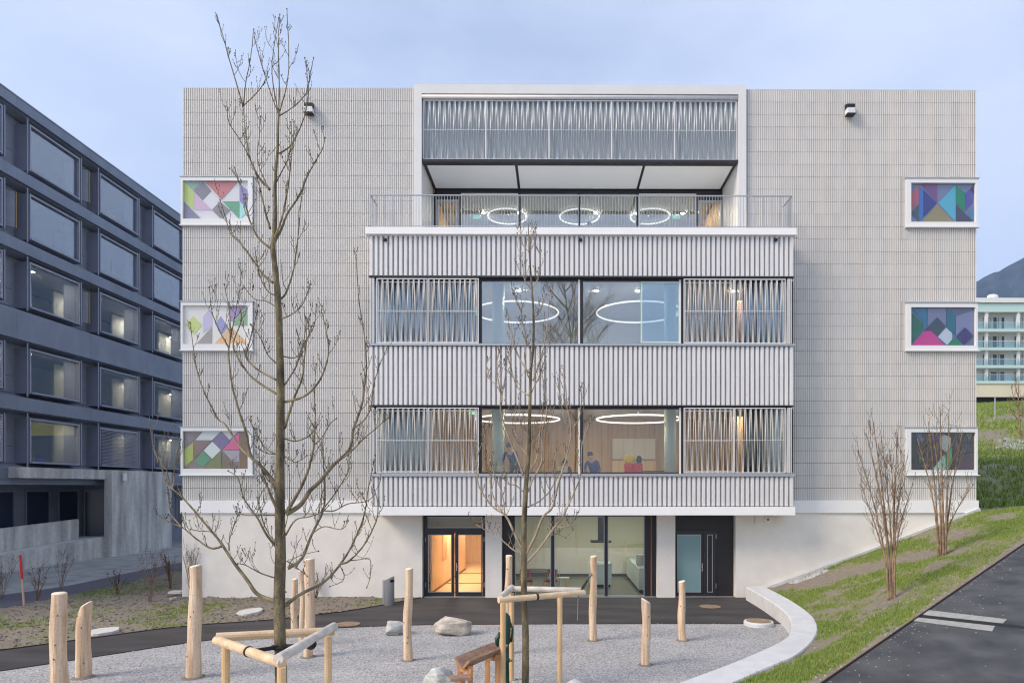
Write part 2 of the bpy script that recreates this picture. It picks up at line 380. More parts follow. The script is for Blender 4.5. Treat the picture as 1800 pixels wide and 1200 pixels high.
def piece(name, me, parent, loc, scale=(1, 1, 1), rot=None):
    o = bpy.data.objects.new(name, me); COL.objects.link(o); o.parent = parent; g = ORG[parent.name]
    o.location = (loc[0]-g[0], loc[1]-g[1], loc[2]-g[2]); o.scale = scale
    if rot: o.rotation_euler = rot
    ORG[o.name] = g
    return o
def bevel(o, w=0.01, seg=1):
    b = o.modifiers.new('bevel', 'BEVEL'); b.width = w; b.segments = seg; b.limit_method = 'ANGLE'; return o

# ---------------------------------------------------------------- ground
def sheet(name, pts, m, z):
    mb = MB(); mb.v = [(p[0], p[1], z) for p in pts]; mb.f = [tuple(range(len(pts)))]
    me = mb.mesh(name); bm = bmesh.new(); bm.from_mesh(me); bmesh.ops.triangulate(bm, faces=bm.faces[:])
    for f in bm.faces:
        if f.normal.z < 0: f.normal_flip()
    bm.to_mesh(me); bm.free()
    me.materials.append(M(m)); o = bpy.data.objects.new(name, me); COL.objects.link(o); ORG[o.name] = (0, 0, 0); return struct(o)
def gp(lst, z=0.0): return [PZ(x, y, z) for x, y in lst]
def smooth_line(pts, n=6):      # Catmull-Rom through points
    P = [Vector(p) for p in pts]; out = []
    for i in range(len(P)-1):
        a = P[max(i-1, 0)]; b = P[i]; c = P[i+1]; d = P[min(i+2, len(P)-1)]
        for k in range(n):
            t = k/n
            out.append(0.5*((2*b)+(c-a)*t+(2*a-5*b+4*c-d)*t*t+(3*b-a-3*c+d)*t**3))
    out.append(P[-1]); return out

sheet('ground', [(-1500, -300), (2600, -300), (2600, 3000), (-1500, 3000)], 'grit', -0.35)
# near ground under the yard
sheet('yard_ground', [(-60, -40), (9.6, -40), (9.6, 30), (-60, 60)], 'grit', -0.03)

# gravel play area
lower = smooth_line(gp([(-420, 1236), (-200, 1206), (0, 1179), (180, 1152), (320, 1131), (470, 1113), (600, 1103), (740, 1098), (860, 1097), (1100, 1096), (1375, 1096)]))
gravel_poly = [tuple(p)[:2] for p in lower] + [(8.0, -5.2), (7.6, -9.0), (3.0, -24), (-26, -24)]
sheet('gravel_yard', gravel_poly, 'gravel', 0.0)
upper = smooth_line(gp([(-420, 1186), (-200, 1168), (0, 1143), (180, 1119), (320, 1101), (480, 1089), (600, 1075), (680, 1062), (745, 1049)]))
asph = [tuple(p)[:2] for p in lower] + [(7.4, 0.6), (upper[-1].x, 0.6)] + [tuple(p)[:2] for p in reversed(upper)]
sheet('asphalt_path', asph, 'asphalt', 0.006)
# thin steel edging between asphalt and gravel / bed
def ribbon(name, line, w, z0, z1, m):
    mb = MB(); n = len(line)
    for i, p in enumerate(line):
        d = (line[min(i+1, n-1)]-line[max(i-1, 0)]); d.z = 0; d.normalize(); s = Vector((-d.y, d.x, 0))*w/2
        mb.v += [(p.x-s.x, p.y-s.y, z0), (p.x+s.x, p.y+s.y, z0), (p.x+s.x, p.y+s.y, z1), (p.x-s.x, p.y-s.y, z1)]
    for i in range(n-1):
        a = 4*i
        for k in range(4): mb.f.append((a+k, a+(k+1) % 4, a+4+(k+1) % 4, a+4+k))
    mb.f += [(3, 2, 1, 0), (4*n-4, 4*n-3, 4*n-2, 4*n-1)]
    return mb
mat('edge_steel', lin((70, 52, 48)), 0.8)
struct(ribbon('e', lower, 0.035, -0.02, 0.022, 'x').build('steel_edging', 'edge_steel'))
struct(ribbon('e', upper, 0.05, -0.02, 0.03, 'x').build('bed_edging', 'edge_steel'))

# planting bed: lumpy earth between the path and the buildings
back_edge = smooth_line(gp([(-420, 1105), (-150, 1090), (0, 1069), (90, 1053), (210, 1028), (322, 1001)]))
def inside(poly, x, y):
    c = False; j = len(poly)-1
    for i in range(len(poly)):
        xi, yi = poly[i]; xj, yj = poly[j]
        if (yi > y) != (yj > y) and x < (xj-xi)*(y-yi)/(yj-yi)+xi: c = not c
        j = i
    return c
bx0 = FX(320)
bed_poly = [tuple(p)[:2] for p in upper[:-1]] + [(FX(735), 0.0), (bx0, 0.0), (bx0, 4.9)] + [tuple(p)[:2] for p in reversed(back_edge)]
def cover(x, y, s=1.0, bias=0.0):
    v = mnoise.fractal(Vector((x*0.55*s, y*0.55*s, 3.3)), 1.0, 2.0, 4) + 0.45*mnoise.noise(Vector((x*2.1*s, y*2.1*s, 9.1))) + 0.30*mnoise.noise(Vector((x*5.2*s, y*5.2*s, 1.7)))
    return max(0.0, min(1.0, 0.5+1.3*v+bias))
def grid_mesh(name, xs, ys, hfun, cfun, keep, m, obj_name=None):
    idx = {}; vs_ = []; cv = []; fs = []
    for i, x in enumerate(xs):
        for j, y in enumerate(ys):
            idx[(i, j)] = len(vs_); vs_.append((x, y, hfun(x, y))); cv.append(cfun(x, y))
    for i in range(len(xs)-1):
        for j in range(len(ys)-1):
            cx = (xs[i]+xs[i+1])/2; cy = (ys[j]+ys[j+1])/2
            if keep(cx, cy): fs.append((idx[(i, j)], idx[(i+1, j)], idx[(i+1, j+1)], idx[(i, j+1)]))
    me = bpy.data.meshes.new(name); me.from_pydata(vs_, [], fs); me.update(); me.shade_smooth()
    a = me.attributes.new('cover', 'FLOAT', 'POINT'); a.data.foreach_set('value', cv)
    me.materials.append(M(m)); o = bpy.data.objects.new(name, me); COL.objects.link(o); ORG[o.name] = (0, 0, 0); return struct(o)
def bed_h(x, y):
    e = 0.05*mnoise.fractal(Vector((x*1.3, y*1.3, 0.5)), 1.0, 2.0, 5) + 0.03*mnoise.noise(Vector((x*6, y*6, 2)))
    return 0.02 + e
xs = np.arange(-30, -4.3, 0.14); ys = np.arange(-14, 7.5, 0.14)
grid_mesh('planting_bed', xs, ys, bed_h, lambda x, y: 0.75*cover(x, y, 0.9, -0.42), lambda x, y: inside(bed_poly, x, y), 'turf')

# narrow footpath along the neighbouring building
fp_u = smooth_line(gp([(-420, 1078), (-150, 1064), (0, 1046), (120, 1029), (230, 1006), (330, 986)]))
fp = [tuple(p)[:2] for p in back_edge] + [(bx0+0.0, 7.6)] + [tuple(p)[:2] for p in reversed(fp_u)]
sheet('footpath', fp, 'path_asphalt_old', 0.012)

# ---------------------------------------------------------------- rising ground to the right
WT = 0.45
inner_px = [(1311, 1031), (1342, 1048), (1377, 1072), (1390, 1092), (1388, 1112), (1371, 1127), (1321, 1150), (1269, 1171), (1190, 1200), (1060, 1246), (900, 1310)]
outer_px = [(1340, 1028), (1385, 1051), (1423, 1077), (1437, 1098), (1432, 1121), (1400, 1150), (1353, 1171), (1286, 1200), (1165, 1250), (985, 1330)]
inner = smooth_line(gp(inner_px, WT), 5); outer = smooth_line(gp(outer_px, WT), 5)
A3 = PD(1450, 1200, 11.1); B3 = PD(1800, 958, 18.0)
pdir = (B3-A3); cross = Vector((pdir.y, -pdir.x, 0)).normalized()
def PPath(px, py):
    n = pdir.cross(cross).normalized(); d = ray(px, py); return CAM + d*((A3-CAM).dot(n)/d.dot(n))
ctrl = []
for p in outer[::4]: ctrl.append((p.x, p.y, 0.40))
for px, py in [(1350, 1035), (1400, 1016), (1450, 998), (1500, 979), (1550, 961), (1600, 942), (1650, 923), (1717, 898)]:
    q = PY(px, py, -0.02); ctrl.append((q.x, q.y, q.z))
for t in (-0.5, -0.25, 0, 0.25, 0.5, 0.75, 1.0, 1.25):
    e = A3+pdir*t; ctrl.append((e.x, e.y, e.z))
    for w in (1.5, 4.0): f = e+cross*w; ctrl.append((f.x, f.y, f.z-0.06))
ctrl += [(16.5, 1.5, 3.05), (17.7, 2.0, 3.14), (20, 1, 3.5), (22, 3, 3.4), (17, 5, 3.0), (22, 6, 3.3), (24, -4, 4.6), (30, 4, 4.5), (15, 8, 3.6), (24, 12, 5.0),
         (20, 20, 5.2), (34, 20, 6.0), (24, 36, 9.0), (44, 36, 10.6), (40, 55, 12.4), (70, 55, 14.5), (50, 76, 15.3), (58, 84, 16.4), (100, 86, 18.0), (60, 100, 17.0), (130, 60, 20), (110, 20, 14), (70, 0, 9), (50, -20, 6)]
CT = np.array(ctrl); nC = len(CT)
D0 = np.sqrt(((CT[:, None, :2]-CT[None, :, :2])**2).sum(2))
Amat = np.zeros((nC+3, nC+3)); Amat[:nC, :nC] = D0; Amat[:nC, nC] = 1; Amat[:nC, nC+1:] = CT[:, :2]; Amat[nC:, :nC] = Amat[:nC, nC:].T
coef = np.linalg.solve(Amat + 1e-9*np.eye(nC+3), np.concatenate([CT[:, 2], np.zeros(3)]))
def H0(x, y):
    d = np.sqrt((CT[:, 0]-x)**2+(CT[:, 1]-y)**2); return float(d@coef[:nC]+coef[nC]+coef[nC+1]*x+coef[nC+2]*y)
mid = [( (Vector(a)+Vector(b))/2 ) for a, b in zip(inner, outer)]
play_side = [tuple(p)[:2] for p in inner] + [(-6, -30), (-30, -30), (-30, 4), (inner[0].x, 4)]
play_mid = [tuple(p)[:2] for p in mid] + [(-6, -30), (-30, -30), (-30, 4), (mid[0].x, 4)]
def H(x, y):
    h = H0(x, y)
    amp = 0.03 if y < 3 else 0.16
    h += amp*mnoise.fractal(Vector((x*0.9, y*0.9, 4.0)), 1.0, 2.0, 4)
    e = (Vector((x, y, 0))-Vector((A3.x, A3.y, 0))).dot(cross)
    if -0.02 < e < 4.3 and y < 2: h = min(h, A3.z+pdir.z*((Vector((x, y, 0))-Vector((A3.x, A3.y, 0))).dot(Vector((pdir.x, pdir.y, 0)))/(pdir.x**2+pdir.y**2))-0.03)
    if inside(play_mid, x, y): h = -0.3
    return h
def slope_cov(x, y):
    e = (Vector((x, y, 0))-Vector((A3.x, A3.y, 0))).dot(cross)
    c = cover(x, y, 1.0, -0.04)
    if -1.5 < e < -0.35: c = min(1, c+0.4)
    if -0.32 < e: c *= 0.08
    return c
gx = np.arange(2.0, 26.0, 0.14); gy = np.arange(-20.02, 0.001, 0.14)
grid_mesh('grass_slope', gx, gy, H, slope_cov, lambda x, y: not inside(play_side, x, y) and not (y < -17), 'turf')
hx = np.concatenate([np.arange(14.86, 40, 0.5), np.arange(40, 170, 4)]); hy = np.concatenate([np.arange(0.0, 20, 0.5), np.arange(20, 90, 1.5)])
def hill_cov(x, y): return cover(x, y, 0.55, 0.34 if y > 5 else -0.1)
grid_mesh('hillside', hx, hy, H, hill_cov, lambda x, y: True, 'turf')

# grass blades (stuff)
def blades(name, pts, hmin, hmax, w):
    v = []; f = []
    for x, y, z in pts:
        for k in range(3):
            a = random.uniform(0, 6.283); h = random.uniform(hmin, hmax); ox, oy = random.uniform(-.03, .03), random.uniform(-.03, .03)
            dx, dy = math.cos(a)*w/2, math.sin(a)*w/2; lx, ly = random.uniform(-.5, .5)*h, random.uniform(-.5, .5)*h; o = len(v)
            v += [(x+ox-dx, y+oy-dy, z-0.01), (x+ox+dx, y+oy+dy, z-0.01), (x+ox+lx, y+oy+ly, z+h)]; f.append((o, o+1, o+2))
    me = bpy.data.meshes.new(name); me.from_pydata(v, [], f); me.update(); me.materials.append(M('grass_blade'))
    o = bpy.data.objects.new(name, me); COL.objects.link(o); o['kind'] = 'stuff'; return o
rr0 = random.Random(2)
pts = []
pe = Vector((A3.x, A3.y, 0))
while len(pts) < 26000:
    x, y = random.uniform(2.5, 17), random.uniform(-16, -0.12)
    if inside(play_mid, x, y): continue
    if min((Vector((p.x, p.y))-Vector((x, y))).length for p in outer[::3]) < 0.22 and inside([tuple(p)[:2] for p in outer]+[(-6, -30), (-30, -30), (-30, 4)], x, y): continue
    if (Vector((x, y, 0))-pe).dot(cross) > -0.2+rr0.uniform(-.25, .1): continue
    c = slope_cov(x, y)
    if random.random() < (c-0.25)*1.5: pts.append((x, y, H(x, y)))
tag(blades('grass', pts, 0.02, 0.085, 0.011), 'short patchy green grass growing on the earth slope below the pale wall', 'grass')
pts = []
while len(pts) < 14000:
    y = random.uniform(2.5, 78); x = random.uniform(0.58, 0.80)*(y+24)
    if x < 15: continue
    if random.random() < hill_cov(x, y): pts.append((x, y, H(x, y)))
tag(blades('hill_grass', pts, 0.10, 0.34, 0.05), 'long green grass covering the hillside below the white apartment building', 'grass')
pts = []
while len(pts) < 3800:
    x, y = random.uniform(-26, -4.8), random.uniform(-11, 6)
    if inside(bed_poly, x, y) and random.random() < (cover(x, y, 0.9, -0.42)-0.12)*1.6: pts.append((x, y, bed_h(x, y)))
tag(blades('weeds', pts, 0.03, 0.10, 0.014), 'sparse green weeds sprouting in the earth bed', 'weeds')

# earth clods and stones on the bed (stuff)
mb = MB(); rr = random.Random(3); n = 0
while n < 3000:
    x, y = rr.uniform(-24, -4.8), rr.uniform(-10, 5)
    if not inside(bed_poly, x, y): continue
    r = rr.uniform(0.012, 0.045); mb.blob((x, y, bed_h(x, y)+r*0.3), (r, r*rr.uniform(.7, 1.2), r*.7), 5, 3, 0.2, rr); n += 1
tag(mb.build('stones', 'soil', kind='stuff'), 'small stones and clods scattered over the earth bed', 'stones')
mb = MB(); n = 0
while n < 420:
    x, y = rr.uniform(3, 16), rr.uniform(-13, -0.2)
    if inside(play_mid, x, y): continue
    e = (Vector((x, y, 0))-pe).dot(cross)
    if e > -0.1: continue
    if e < -0.5 and rr.random() < 0.8: continue
    r = rr.uniform(0.008, 0.025); mb.blob((x, y, H(x, y)+r*0.3), (r, r*rr.uniform(.7, 1.2), r*.7), 5, 3, 0.2, rr); n += 1
tag(mb.build('grit_stones', 'pebble', kind='stuff'), 'loose grit lying along the edge of the sloping path', 'stones')
# pebble drain in front of the wall foot on the slope
mb = MB(); qa = [PY(1392, 1036, -0.9), PY(1425, 1019, -0.9)]
for i in range(320):
    t = rr.random(); p = PY(1396+58*t, 1036-24*t, -0.6) ; x = p.x+rr.uniform(-.12, .12); y = -0.45+rr.uniform(-.22, .22)
    r = rr.uniform(0.02, 0.045); mb.blob((x, y, H(x, y)+r*.4), (r, r, r*.8), 6, 4, 0.2, rr)
tag(mb.build('pebble_strip', 'pebble', kind='stuff'), 'strip of pale pebbles beside the foot of the pale concrete wall', 'pebbles')

# loose stones lying proud of the gravel
mb = MB(); n = 0
while n < 3000:
    x, y = rr.uniform(-16, 7.5), rr.uniform(-13.5, -4.2)
    if not inside(gravel_poly, x, y) or not inside(play_side, x, y): continue
    r = rr.uniform(0.010, 0.026); mb.blob((x, y, r*.25), (r, r*rr.uniform(.7, 1.2), r*.7), 5, 3, 0.25, rr); n += 1
tag(mb.build('gravel_stones', 'pebble', kind='stuff'), 'loose grey stones on the gravel play area', 'gravel')
# sloping asphalt path with steel edge and two light strips beside its drain slot
mb = MB(); a = A3-pdir*0.7; b = A3+pdir*1.6
up = Vector((0, 0, 0.012)); dn = Vector((0, 0, -0.12))
mb.prism([a+up, b+up, b+cross*4.2+up, a+cross*4.2+up], dn)
me = struct(mb.build('sloping_path', 'asphalt_path'))
struct(MB().beam(a+Vector((0, 0, -0.02))-cross*0.02, b+Vector((0, 0, -0.02))-cross*0.02, 0.02, 0.12).build('path_edging', 'edge_steel'))
for k, q in enumerate([[(1632, 1073), (1770, 1089), (1763, 1096), (1622, 1081)], [(1614, 1086), (1749, 1101), (1744, 1110), (1603, 1091)]]):
    P4 = [PPath(x, y)+Vector((0, 0, 0.018)) for x, y in q]
    o = MB().prism(P4, (0, 0, -0.02)).build('path_strip', 'strip_paint'); struct(o)
P4 = [PPath(x, y)+Vector((0, 0, 0.0165)) for x, y in [(1621, 1081), (1840, 1105), (1840, 1110), (1614, 1086)]]
struct(MB().prism(P4, (0, 0, -0.02)).build('drain_slot', 'dark_gap'))

mb = MB()
for i in range(420):
    s_ = rr.uniform(-.3, 1.3); w_ = 4.0*rr.random()**3.2+.05; q = A3+pdir*s_+cross*w_+Vector((0, 0, .014)); r = rr.uniform(.004, .013)
    mb.blob(tuple(q), (r*rr.uniform(.8, 2), r, .005), 6, 3, .25, rr)
tag(mb.build('path_grit', 'pebble', kind='stuff'), 'pale chips scattered over the sloping asphalt path', 'stones')
# curved concrete seat wall
mb = MB(); n = min(len(inner), len(outer))
prof = 0.03
for a_, b_ in zip(inner[:n], outer[:n]):
    d = (b_-a_); d.z = 0; d.normalize()
    mb.v += [(a_.x, a_.y, -0.15), (a_.x, a_.y, WT-0.03), (a_.x+d.x*.03, a_.y+d.y*.03, WT), (b_.x-d.x*.03, b_.y-d.y*.03, WT), (b_.x, b_.y, WT-0.03), (b_.x, b_.y, -0.15)]
for i in range(n-1):
    for k in range(5): mb.f.append((6*i+k, 6*i+k+1, 6*i+7+k, 6*i+6+k))
mb.f += [tuple(range(5, -1, -1)), tuple(range(6*n-6, 6*n))]
o = mb.build('curved_wall', 'concrete_kerb', org=(6.2, -6.6, 0)); tag(o, 'low curved concrete seat wall holding back the grass slope', 'wall')
bm = bmesh.new(); bm.from_mesh(o.data); bmesh.ops.recalc_face_normals(bm, faces=bm.faces[:]); bm.to_mesh(o.data); bm.free()

# mountain far behind
mb = MB(); rows = []
mr_ = random.Random(5); base_d = 2100.0
nx_, ny_ = 90, 26
for j in range(ny_):
    for i in range(nx_):
        px = 1480+i*9.0; t = j/(ny_-1)
        ridge_py = 500-(px-1700)*0.47 if px > 1700 else 500+(1700-px)*0.35
        ridge_py = max(ridge_py, 400)
        d = base_d*(0.72+0.28*t); top = PD(px, ridge_py, base_d)
        x = PD(px, 855, d).x; y = CAM.y+d
        prof_h = t**0.9
        z = (top.z)*prof_h + 26*prof_h*mnoise.fractal(Vector((x*.006, y*.006, 1)), 1.0, 2.0, 6) + 5*mnoise.noise(Vector((x*.05, y*.05, 1)))
        mb.v.append((x, y, z-10*(1-t)))
for j in range(ny_-1):
    for i in range(nx_-1):
        a = j*nx_+i; mb.f.append((a, a+1, a+nx_+1, a+nx_))
o = mb.build('mountain', 'forest'); struct(o)

# ================================================================ main building
BX0, BX1 = FX(320), FX(1717)
ZT = FZ(156, 0)                          # top of tile cladding
school = thing('school_building', ((BX0+BX1)/2, 0.5, 0), 'pale grey ceramic-clad school building with projecting slatted bay and roof loggia', 'building')
BT = FZ(879); BB = FZ(901)               # white plinth band
LJ0, LJ1, RJ0, RJ1 = FX(727), FX(741), FX(1298), FX(1312)
YB = -1.0                                # bay front
BL, BR = FX(648, YB), FX(1396, YB)

# --- concrete ground floor
segs = [(320, 742, 'concrete_wall'), (853, 882, 'pier'), (1155, 1187, 'pier'), (1293, 1717, 'concrete_wall')]
for a, b, nm in segs: box(nm, 'concrete', school, FX(a), FX(b), 0.0, 0.42, -0.3, BB)
box('wall_kerb', 'concrete_kerb', school, FX(1332), BX1, -0.10, -0.002, -0.3, 0.12) if False else None
# light kerb that climbs with the slope along the wall foot
pts = [PY(px, py, -0.02) for px, py in [(1340, 1037), (1450, 997), (1550, 960), (1650, 922), (1722, 895)]]
mb = MB()
for p, q in zip(pts[:-1], pts[1:]): mb.beam(p+Vector((0, -0.045, -0.06)), q+Vector((0, -0.045, -0.06)), 0.10, 0.26)
mb.build('wall_kerb', 'concrete_kerb', school)

# --- white plinth band and bay base slab
box('plinth_band', 'white_band', school, BX0-0.03, BL+0.1, -0.07, 0.42, BB+0.001, BT); box('plinth_band', 'white_band', school, BR-0.1, BX1+0.03, -0.07, 0.42, BB+0.001, BT)
SB0, SB1 = FZ(905, YB), FZ(890, YB)
box('bay_slab', 'white_band', school, FX(653, YB-.03)-0.0, FX(1397.5, YB-.03), YB-0.05, 0.40, SB0, SB1)

# --- tile cladding
PITCH_X, PITCH_Z = 0.30, (ZT-BT)/33
def tile_mesh():
    v = []; f = []; w = PITCH_X; p = w/4; prof = []
    for k in range(4):
        x = k*p
        prof += [(x+0.016, 0.038), (x+0.019, 0.0), (x+p-0.019, 0.0), (x+p-0.016, 0.038)]
    prof = [(0, 0.038)] + prof + [(w, 0.038)]
    n = len(prof)
    for z in (0.003, 1.0-0.022):
        v += [(x, y, z) for x, y in prof]
    for i in range(n-1): f.append((i, i+1, n+i+1, n+i))
    # closing return at top of each tile
    o = len(v); v += [(0, 0.0535, 1.0-0.022), (w, 0.0535, 1.0-0.022), (0, 0.0535, 0.003), (w, 0.0535, 0.003)]
    f.append((n,) + tuple(range(n+1, 2*n)) + (o+1, o)); f.append(tuple(range(n-1, -1, -1)) + (o+2, o+3))
    return v, f
tv, tf = tile_mesh()
tme = bpy.data.meshes.new('tile'); tme.from_pydata(tv, [], tf); tme.update(); tme.materials.append(M('ceramic'))
artL = [(312, 396), (531, 615.5), (751, 834)]; artR = [(315, 399.5), (533, 616), (752, 834)]
holes = []
for a, b in artL: holes.append((FX(318), FX(445.5), FZ(b, 0, 400), FZ(a, 0, 400)))
for a, b in artR: holes.append((FX(1591), FX(1719), FZ(b, 0, 1650), FZ(a, 0, 1650)))
def cut(x0, x1, z0, z1):        # subtract window rectangles from a tile rectangle
    out = [(x0, x1, z0, z1)]
    for hx0, hx1, hz0, hz1 in holes:
        nxt = []
        for a, b, c, d in out:
            if b <= hx0 or a >= hx1 or d <= hz0 or c >= hz1: nxt.append((a, b, c, d)); continue
            if a < hx0: nxt.append((a, hx0, c, d)); a = hx0
            if b > hx1: nxt.append((hx1, b, c, d)); b = hx1
            if c < hz0: nxt.append((a, b, c, hz0))
            if d > hz1: nxt.append((a, b, hz1, d))
        out = nxt
    return [q for q in out if q[1]-q[0] > 0.03 and q[3]-q[2] > 0.03]
tiles = []
for X0, X1, lim in ((BX0, LJ0-0.004, BL+1.3), (RJ1+0.004, BX1, None)):
    n = int(math.ceil((X1-X0)/PITCH_X - 0.02))
    for i in range(n):
        if X0 == BX0: x0 = X0+i*PITCH_X; x1 = min(x0+PITCH_X, X1)
        else: x1 = X1-i*PITCH_X; x0 = max(x1-PITCH_X, X0)
        for j in range(33):
            z0 = BT+j*PITCH_Z; z1 = z0+PITCH_Z
            behind = (x0 > BL+0.5 and x1 < BR-0.5) and z1 < FZ(412, YB)
            if behind: continue
            for q in cut(x0, x1, z0, z1): tiles.append(q)
tiles.sort(key=lambda q: ((q[0]+q[1])/2)**2+((q[2]+q[3])/2-3.9)**2 - (100 if (q[1]-q[0] > .29 and q[3]-q[2] > .42) else 0))
tile_walls = [box('wall', 'dark_gap', school, BX0, LJ0-.002, 0.055, 0.45, BB+.3, ZT-0.02), box('wall', 'dark_gap', school, RJ1+.002, BX1, 0.055, 0.45, BB+.3, ZT-0.02)]
for q in tiles[:300]:
    piece('tile', tme, tile_walls[0 if q[0] < 0 else 1], (q[0]+.002, 0, q[2]), ((q[1]-q[0])/PITCH_X, 1, q[3]-q[2]))
for side in (0, 1):
  V = []; F = []
  for q in tiles[300:]:
    if (q[0] > 0) != bool(side): continue
    o = len(V); sx = (q[1]-q[0])/PITCH_X; sz = q[3]-q[2]
    V += [(q[0]+.002+x*sx, y, q[2]+z*sz) for x, y, z in tv]; F += [tuple(i+o for i in f) for f in tf]
  mb = MB(); mb.v = V; mb.f = F; mb.build('tiles', 'ceramic', tile_walls[side], kind='stuff')
for xa, xb in ((BX0, LJ0-.003), (RJ1+.003, BX1)): box('parapet_coping', 'steel_grey', school, xa, xb, 0.02, 0.5, ZT-0.02, ZT+0.012)
# flanks, back and roof close the volume
DEP = 14.0
mb = MB(); mb.box(BX0+.01, BX0+0.4, 0.46, DEP, -0.3, ZT-.05); mb.box(BX1-0.4, BX1-.01, 0.46, DEP, -0.3, ZT-.05); mb.box(BX0+.42, BX1-.42, DEP-.4, DEP, -0.3, ZT-.05)
mb.build('side_wall', 'white_frame', school)
box('roof', 'grey_back', school, BX0+.42, BX1-.42, 0.5, DEP-.42, ZT-0.5, ZT-0.2)

